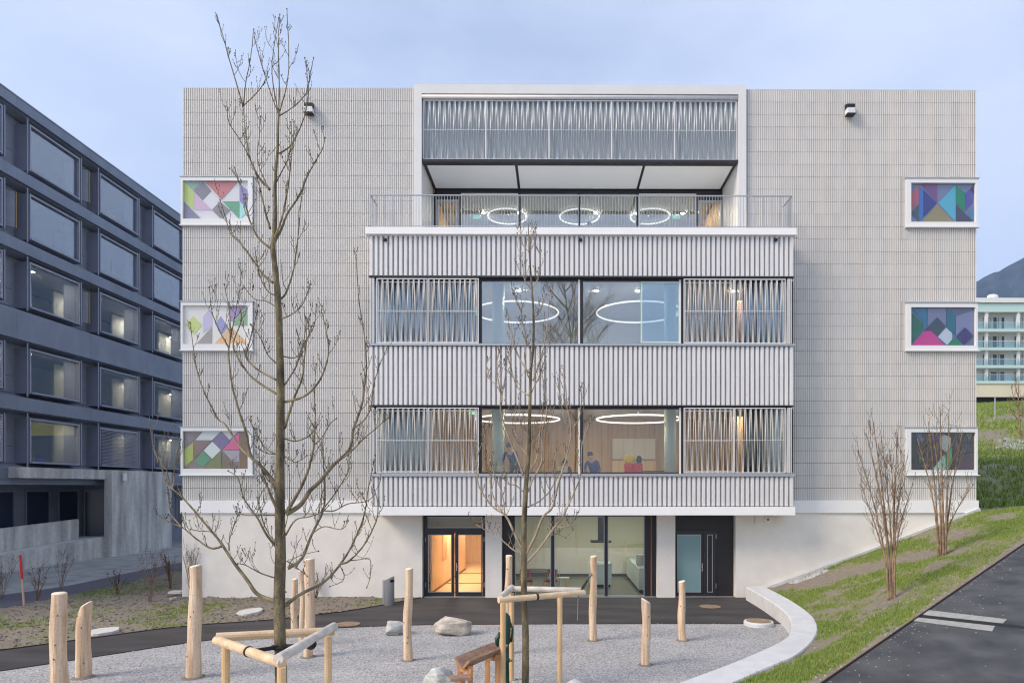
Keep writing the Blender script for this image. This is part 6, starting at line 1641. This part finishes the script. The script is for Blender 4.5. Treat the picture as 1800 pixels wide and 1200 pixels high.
T = Tree(21); d1 = 9.25; u1 = d1/FPX
tk = [(495, 1245), (494, 1190), (492, 1120), (491, 1050), (493, 980), (492, 900), (492, 820), (493, 740), (493, 660), (491, 590), (489, 530), (484, 475), (480, 435), (483, 400), (484, 365), (483, 335), (485, 300), (488, 260), (489, 225), (490, 195)]
tr_ = [12, 11, 10.5, 10.5, 10, 9.2, 8.2, 7.6, 7.0, 6.4, 5.8, 5.2, 4.6, 4.2, 3.8, 3.2, 2.8, 2.4, 2.1, 1.9]
base1 = PD(495, 855, d1); base1.z = 0
P = catm([Vector((base1.x, base1.y, -.2))]+[PD(x, y, d1) for x, y in tk[1:]], 3)
R = np.interp(np.linspace(0, 19, len(P)), range(20), tr_)*u1*.92
T.tr.tube(P, [float(r) for r in R], 14)
limbs1 = [
 ([(490, 198), (491, 140), (489, 75), (492, 26)], 1.6, 3), ([(492, 195), (504, 150), (508, 98), (504, 16)], 1.5, 3), ([(489, 200), (478, 130), (482, 80), (490, 32)], 1.3, 3), ([(489, 200), (472, 152), (458, 108), (447, 66)], 1.2, 2),
 ([(474, 333), (455, 312), (440, 280), (432, 235), (427, 186)], 3.0, 4), ([(427, 188), (416, 148), (404, 108), (393, 68), (381, 28)], 1.8, 4), ([(428, 186), (432, 145), (440, 105), (446, 52)], 1.6, 3), ([(428, 186), (448, 167), (463, 148), (471, 126)], 1.1, 2),
 ([(475, 402), (466, 372), (458, 335), (451, 308)], 2.6, 2), ([(451, 308), (436, 272), (418, 240), (402, 215), (400, 190)], 1.4, 3),
 ([(477, 434), (492, 408), (506, 374), (526, 344), (541, 308), (555, 282), (567, 262), (571, 242)], 3.0, 6), ([(476, 434), (494, 388), (504, 342), (510, 298), (514, 262), (517, 214)], 2.6, 5),
 ([(491, 270), (510, 257), (525, 230), (535, 205), (541, 172), (543, 145), (551, 102)], 2.0, 4), ([(490, 204), (507, 194), (527, 178), (541, 154), (536, 102)], 1.5, 3),
 ([(480, 345), (486, 320), (505, 282), (512, 250), (511, 215)], 1.8, 4), ([(474, 335), (462, 310), (452, 280), (456, 240), (458, 205)], 1.6, 4),
 ([(478, 438), (456, 420), (440, 390), (430, 352), (421, 320), (404, 296)], 2.6, 6), ([(480, 497), (462, 482), (441, 452), (421, 426), (405, 411), (397, 385), (387, 352)], 2.8, 6), ([(487, 520), (470, 511), (456, 482), (448, 436)], 1.7, 4),
 ([(490, 528), (502, 516), (514, 482), (521, 442), (526, 392), (530, 346)], 2.5, 5), ([(488, 562), (510, 554), (531, 536), (545, 500)], 1.9, 4), ([(492, 545), (470, 530), (447, 525), (430, 505)], 1.6, 3),
 ([(486, 852), (470, 832), (455, 815), (440, 800), (433, 762), (420, 722), (407, 672), (402, 622), (405, 584), (402, 540), (394, 500)], 4.6, 10), ([(444, 806), (424, 788), (396, 746), (382, 734), (353, 674), (341, 622), (335, 568)], 2.6, 7),
 ([(402, 610), (385, 580), (372, 545), (368, 505)], 1.6, 4), ([(404, 600), (412, 560), (420, 515), (424, 480)], 1.5, 4),
 ([(488, 693), (462, 677), (440, 660), (420, 632), (410, 605), (424, 562), (418, 528)], 3.0, 7), ([(487, 668), (451, 648), (432, 627), (436, 610), (445, 577), (453, 546)], 2.6, 6), ([(488, 640), (470, 622), (456, 590), (440, 570)], 1.8, 4),
 ([(500, 753), (517, 700), (531, 665), (535, 630), (539, 586), (534, 540)], 3.2, 7), ([(501, 706), (535, 696), (562, 668), (577, 622), (572, 576), (566, 550)], 3.0, 7), ([(500, 677), (520, 645), (532, 610), (552, 572), (556, 535)], 2.4, 6), ([(498, 626), (520, 628), (532, 608), (538, 570)], 1.7, 4),
 ([(503, 903), (528, 887), (545, 862), (562, 846), (588, 815), (614, 790), (622, 752), (635, 715), (641, 677), (644, 642), (640, 586), (630, 520), (626, 448)], 5.4, 13), ([(590, 813), (616, 794), (640, 770), (664, 750), (682, 734)], 2.2, 5), ([(622, 752), (640, 738), (652, 715), (656, 680), (668, 640), (680, 612)], 1.8, 5),
 ([(503, 900), (520, 873), (536, 841), (547, 807), (552, 780), (554, 735), (553, 690), (556, 640)], 4.2, 8), ([(552, 782), (566, 768), (580, 745), (592, 735)], 1.6, 3),
 ([(488, 897), (475, 868), (464, 838), (456, 811)], 4.0, 5), ([(492, 880), (478, 850), (470, 842), (455, 812)], 3.0, 4),
 ([(502, 940), (520, 913), (543, 908), (566, 899), (578, 888)], 2.2, 4),
 ([(507, 998), (531, 980), (549, 937), (568, 897), (571, 860), (568, 807), (566, 775)], 3.8, 8), ([(568, 897), (588, 897), (612, 885), (643, 881), (660, 868)], 2.2, 5), ([(569, 893), (588, 868), (600, 850), (611, 828), (618, 790)], 2.0, 5), ([(549, 937), (570, 925), (600, 930), (612, 915)], 1.5, 3),
 ([(501, 1064), (528, 1044), (568, 1023), (597, 993), (621, 953), (640, 905), (648, 856), (660, 800)], 4.2, 9), ([(600, 990), (614, 985), (640, 957), (661, 916), (664, 884), (656, 852)], 2.6, 6), ([(614, 985), (632, 983), (650, 982), (651, 1010), (645, 1032)], 1.2, 2), ([(597, 993), (605, 1010), (600, 1022), (580, 1030)], 1.2, 2),
 ([(485, 1056), (453, 1044), (435, 1020), (413, 991), (397, 967), (386, 950), (360, 919), (321, 874), (301, 855), (281, 816), (269, 780), (262, 728)], 4.6, 9), ([(303, 857), (306, 842), (307, 820), (312, 795), (318, 772)], 1.8, 3), ([(300, 852), (292, 820), (292, 785), (295, 770)], 1.6, 2),
 ([(389, 960), (371, 963), (347, 948), (321, 927), (294, 916), (276, 903)], 2.6, 5), ([(321, 927), (302, 905), (297, 880), (297, 868)], 1.5, 2), ([(402, 967), (403, 950), (412, 920), (421, 900)], 1.4, 3), ([(386, 950), (372, 935), (352, 933), (335, 930)], 1.3, 3),
 ([(489, 964), (469, 940), (453, 911), (429, 876), (419, 841), (401, 827)], 3.2, 7), ([(489, 905), (460, 905), (432, 905), (415, 898)], 1.8, 4),
 ([(487, 1016), (459, 1007), (432, 993), (418, 990)], 1.8, 4), ([(503, 1041), (491, 1018), (491, 967), (506, 905), (509, 847), (507, 818)], 1.6, 4),
 ([(492, 960), (478, 945), (466, 925), (455, 880), (470, 850)], 1.5, 4), ([(504, 985), (525, 1000), (540, 1012)], 1.5, 3), ([(507, 1000), (512, 985), (530, 975), (560, 968)], 1.4, 3),
 ([(490, 800), (470, 790), (455, 770), (440, 740)], 1.8, 4), ([(499, 770), (520, 775), (545, 765), (556, 750)], 1.8, 4), ([(487, 798), (468, 796), (450, 785)], 1.3, 2), ([(501, 802), (520, 812), (540, 800)], 1.5, 3),
]
rs = random.Random(4)
for k, (l_, r, tn) in enumerate(limbs1):
    P = px_limb(l_, d1, rs.choice((-1, 1))*rs.uniform(.3, 1.0))
    thick = r > 2.4
    T.limb(P, r*u1*(.86 if thick else .8), 0.6*u1, T.br, tn+1, .40, .0055, sides=8 if thick else 6, twr=.0058, depth=1)
T.finish('tall_tree', (base1.x, base1.y, 0), 'tall bare young tree with upright buds rising above the roof line', 'bark', 'lichen_branch', 'branch')

T = Tree(33); d2 = 13.2; u2 = d2/FPX
tk = [(923, 1170), (924, 1120), (921, 1050), (921, 990), (921, 935), (924, 862), (927, 829), (930, 787), (931, 733), (932, 690), (933, 653), (937, 613), (938, 560), (935, 509), (932, 467), (930, 443), (929, 408), (928, 392)]
tr_ = [6.6, 6.0, 5.6, 5.3, 4.8, 4.3, 3.9, 3.3, 3.0, 2.7, 2.5, 2.2, 2.0, 1.7, 1.4, 1.1, .8, .6]
base2 = PD(923, 855, d2); base2.z = 0
P = catm([Vector((base2.x, base2.y, -.2))]+[PD(x, y, d2) for x, y in tk[1:]], 3); R = np.interp(np.linspace(0, 17, len(P)), range(18), tr_)*u2
T.tr.tube(P, [float(r) for r in R], 12)
limbs2 = [
 ([(920, 975), (901, 965), (880, 947), (853, 931), (835, 920)], 1.6, 5), ([(917, 963), (904, 936), (891, 909), (883, 901), (867, 891), (845, 861), (839, 840), (837, 813), (848, 776)], 2.6, 8),
 ([(883, 901), (869, 877), (862, 850), (863, 824), (863, 779), (865, 723)], 1.6, 4), ([(887, 905), (886, 885), (880, 860), (868, 830), (856, 790), (850, 750)], 1.3, 4),
 ([(924, 976), (941, 941), (955, 907), (971, 891), (984, 840), (997, 800), (1004, 755), (997, 715), (995, 682), (989, 658)], 2.6, 10), ([(925, 989), (949, 963), (973, 928), (987, 912), (1008, 867), (1021, 832), (1023, 781), (1036, 744)], 2.4, 9),
 ([(973, 928), (990, 926), (1003, 922), (1016, 900)], 1.2, 3), ([(955, 953), (975, 938), (995, 945)], 1.1, 3), ([(1004, 755), (1018, 735), (1022, 700), (1020, 680)], 1.1, 3), ([(1003, 760), (992, 735), (985, 700), (980, 665)], 1.0, 3),
 ([(928, 891), (955, 875), (973, 851), (976, 820), (978, 790)], 1.6, 4), ([(928, 864), (936, 843), (952, 811), (953, 760), (960, 728), (960, 696), (960, 640)], 1.9, 6),
 ([(923, 867), (907, 853), (893, 850), (884, 840)], 1.2, 3), ([(927, 832), (941, 812), (946, 792), (950, 750), (956, 700), (952, 650)], 1.6, 5),
 ([(920, 835), (909, 805), (891, 760), (880, 720), (879, 688), (867, 672), (856, 659), (857, 627)], 2.0, 6), ([(880, 709), (888, 661), (892, 627)], 1.2, 3), ([(879, 688), (874, 655), (874, 630), (878, 618)], 1.1, 3),
 ([(928, 800), (912, 780), (903, 750), (898, 720)], 1.3, 4), ([(930, 780), (942, 765), (965, 745), (975, 712)], 1.4, 4), ([(930, 760), (915, 745), (912, 700)], 1.2, 3),
 ([(931, 696), (909, 680), (900, 651), (896, 613)], 1.4, 4), ([(932, 667), (925, 648), (923, 587), (916, 555)], 1.4, 4), ([(937, 669), (949, 632), (960, 587), (967, 512)], 1.7, 5), ([(933, 659), (912, 627), (896, 576), (893, 555)], 1.5, 5),
 ([(934, 690), (948, 660), (955, 640)], 1.1, 3), ([(936, 625), (926, 600), (921, 570)], 1.1, 3), ([(937, 560), (917, 549), (912, 536), (900, 508)], 1.2, 3), ([(938, 562), (949, 544), (960, 517)], 1.1, 3), ([(933, 508), (921, 488), (919, 445)], 1.0, 3), ([(936, 507), (945, 491), (951, 440)], 1.0, 3), ([(931, 444), (919, 429), (915, 400)], .8, 2), ([(931, 443), (940, 424), (941, 400)], .8, 2),
]
for l_, r, tn in limbs2:
    P = px_limb(l_, d2, rs.choice((-1, 1))*rs.uniform(.3, 1.0))
    T.limb(P, r*u2, .55*u2, T.br, tn+3, .42, .007, sides=6, twr=.0072, depth=1)
T.finish('slender_tree', (base2.x, base2.y, 0), 'slender bare young tree tied to stakes in front of the kitchen window', 'bark', 'branch_pale', 'branch_pale')

# multi-stem shrubs on the slope
def slope_hit(px, py):
    d = ray(px, py); t = 8.0
    for i in range(400):
        p = CAM+d*t
        if p.z < H(p.x, p.y): return p
        t += .05
    return p
def multi(px, py, tips, lab, seed, tn=9):
    b = slope_hit(px, py); d = (b-CAM).dot(_f); u = d/FPX; T = Tree(seed); rn = random.Random(seed)
    for (x0, tx, ty, r, bx_) in tips:
        n = 5; lst = []
        for i in range(n+1):
            s = i/n; x = x0+(tx-x0)*s**1.5+bx_*math.sin(s*math.pi); y = py+(ty-py)*s; lst.append((x, y))
        P = px_limb(lst, d, rn.uniform(-1, 1), .6); P[0] = P[0]-Vector((0, 0, .06))
        T.limb(P, r*u, .6*u, T.br, tn+2, .95, .007, sides=6, twr=.0068, start=.40, depth=1)
    t = thing('multi_stem_shrub', tuple(b), lab, 'shrub', 'bare shrubs on the slope')
    st = T.br.build('stems', 'shrub_bark', t, smooth=True); T.tw.build('twigs', 'shrub_bark', st, smooth=True, kind='stuff'); T.bud.build('buds', 'bud', st, kind='stuff')
multi(1568, 1052, [(1562, 1508, 792, 2.6, 2), (1565, 1523, 762, 3.0, 3), (1566, 1535, 742, 3.0, 0), (1569, 1550, 775, 2.6, 2), (1571, 1564, 790, 2.6, 4), (1573, 1578, 765, 3.0, -3), (1574, 1605, 850, 2.4, -8), (1567, 1590, 800, 2.2, 0), (1566, 1512, 850, 2.0, 0)], 'bare multi-stem shrub lower on the grass slope nearer the curved wall', 5, 11)
multi(1657, 976, [(1649, 1612, 770, 2.3, 3), (1650, 1632, 742, 2.3, 0), (1652, 1640, 760, 2.2, 4), (1658, 1652, 716, 3.4, 0), (1661, 1668, 720, 3.0, 2), (1661, 1692, 758, 2.4, 0), (1661, 1712, 850, 2.0, -6)], 'bare multi-stem shrub higher on the grass slope below the dark coloured window', 6, 9)
# stone scatter rings round the shrub feet are part of the slope; small bare tree on the hill
def hill_hit(px, py):
    d = ray(px, py); t = 27.0
    for i in range(900):
        p = CAM+d*t
        if p.z < H(p.x, p.y): return p
        t += .1
    return p
b = hill_hit(1793, 771); d = (b-CAM).dot(_f); u = d/FPX; T = Tree(9)
T.tr.tube(catm([b-Vector((0, 0, .1)), PD(1792, 740, d), PD(1790, 710, d), PD(1791, 668, d)], 4), [x*u for x in np.linspace(2.2, .6, 13)], 7)
for l_ in ([(1792, 740), (1778, 722), (1772, 702)], [(1792, 732), (1806, 715), (1812, 690)], [(1791, 722), (1782, 700), (1778, 680)], [(1790, 715), (1800, 695), (1803, 672)], [(1791, 745), (1800, 730), (1818, 718)], [(1791, 700), (1786, 682), (1787, 664)]):
    T.limb(px_limb(l_, d, rs.uniform(-1, 1)), 1.0*u, .35*u, T.br, 6, .8, .012, sides=5, twr=.012, depth=1)
T.finish('hill_tree', tuple(b), 'small bare tree on the grassy hill below the white apartment building', 'shrub_bark', 'shrub_bark', 'shrub_bark')
b = hill_hit(1749, 738); d = (b-CAM).dot(_f); tp = PD(1749, 700, d)
t = thing('fence_post', tuple(b), 'thin pale metal post standing on the grassy hill', 'post'); MB().tube([b-Vector((0, 0, .1)), tp], .05, 8).build('shaft', 'steel_grey', t); MB().lathe((tp.x, tp.y, tp.z), [(.06, 0), (.06, .04), (.02, .07)], 8).build('cap', 'steel_grey', t)
mb = MB(); rr2 = random.Random(8)
for i in range(60):
    c = hill_hit(1755+rr2.uniform(0, 45), 782+rr2.uniform(-10, 8)); r = rr2.uniform(.08, .28); mb.blob((c.x, c.y, c.z), (r, r, r*.7), 6, 4, .2, rr2)
tag(mb.build('rubble', 'grit', kind='stuff'), 'patch of grey rubble on the hillside below the small bare tree', 'rubble')

# bare twiggy shrubs in the bed
def bed_shrub(px, py, wpx, hpx, lab, seed, n=6, m='dry_twig'):
    b = PZ(px, py); d = (b-CAM).dot(_f); u = d/FPX; T = Tree(seed); rn = random.Random(seed)
    for k in range(n):
        a = rn.uniform(0, 6.28); sp_ = rn.uniform(.2, 1)*wpx/2*u; h = hpx*u*rn.uniform(.55, 1.05)
        P = [b+Vector((rn.uniform(-.05, .05), rn.uniform(-.05, .05), -.05)), b+Vector((math.cos(a)*sp_*.35, math.sin(a)*sp_*.35, h*.45)), b+Vector((math.cos(a)*sp_*.75, math.sin(a)*sp_*.75, h*.8)), b+Vector((math.cos(a)*sp_, math.sin(a)*sp_, h))]
        T.limb(P, .010, .004, T.br, 5, h*.35, .006, sides=5, twr=.004, start=.2, depth=1)
    t = thing('bare_shrub', tuple(b), lab, 'shrub', 'small bare shrubs in the bed')
    st = T.br.build('stems', m, t, smooth=True); T.tw.build('twigs', m, st, kind='stuff'); T.bud.build('buds', 'bud', st, kind='stuff')
bed_shrub(5, 1052, 46, 68, 'bare shrub beside the marker stake at the end of the bed', 1)
bed_shrub(66, 1056, 42, 70, 'bare shrub with reddish twigs just past the marker stake', 2, m='knot')
bed_shrub(106, 1042, 44, 70, 'bare shrub with two dry flower heads behind the thick post', 3)
bed_shrub(264, 1058, 70, 88, 'large bare shrub in the middle of the earth bed', 4, 12)
bed_shrub(206, 1045, 40, 40, 'low reddish shrub near the footpath edge', 5, 8, 'knot')
bed_shrub(300, 1034, 44, 60, 'low bare shrub near the neighbouring concrete wall', 6, 10, 'knot')
bed_shrub(336, 1052, 52, 92, 'bare shrub growing at the pale concrete house corner', 7, 10)
bed_shrub(556, 1052, 44, 62, 'bare shrub against the pale wall behind the three clustered posts', 8, 9, 'bud')

# large bare tree and wooded bank on the far side of the street, seen only as a reflection in the upper windows
T = Tree(77); rn = random.Random(77); bt = Vector((1.7, -40.0, 3.0))
def grow(p, d, L, r, lev):
    n = 5; pts = [p]; dd = d.copy()
    for i in range(n): dd = (dd+Vector((rn.uniform(-.12, .12), rn.uniform(-.12, .12), .06))).normalized(); pts.append(pts[-1]+dd*L/n)
    T.br.tube(pts, [r*(1-.6*i/n) for i in range(n+1)], 5 if lev < 2 else 3)
    if lev < 3:
        for k in range((34, 9, 6, 4)[lev]):
            f = rn.uniform(.25, 1); q = pts[min(int(f*n), n-1)].lerp(pts[min(int(f*n)+1, n)], rn.random()); a = rn.uniform(0, 6.28)
            grow(q, (Vector((math.cos(a), math.sin(a), .45))+dd*.5).normalized(), L*(.30 if lev == 0 else .5)*(1.25-f*.6), r*.42, lev+1)
grow(bt, Vector((0, 0, 1)), 19, .13, 0)
T.finish('street_tree', tuple(bt), 'large bare tree mirrored in the upper bay window', 'bark', 'bark', 'bark')

# ================================================================ air
HD = 0.00016
mb = MB().box(-1600, 2700, -400, 3100, -1.4, 880.0); hz = mb.build('haze', 'concrete', kind='stuff')
hz.data.materials.clear(); hm = bpy.data.materials.new('haze'); hm.use_nodes = True; t_ = hm.node_tree; t_.nodes.clear()
ho = t_.nodes.new('ShaderNodeOutputMaterial'); pv = t_.nodes.new('ShaderNodeVolumePrincipled'); pv.inputs['Density'].default_value = HD
pv.inputs['Color'].default_value = (0.42, 0.64, 1.0, 1); pv.inputs['Anisotropy'].default_value = 0.1
t_.links.new(pv.outputs['Volume'], ho.inputs['Volume']); hz.data.materials.append(hm)
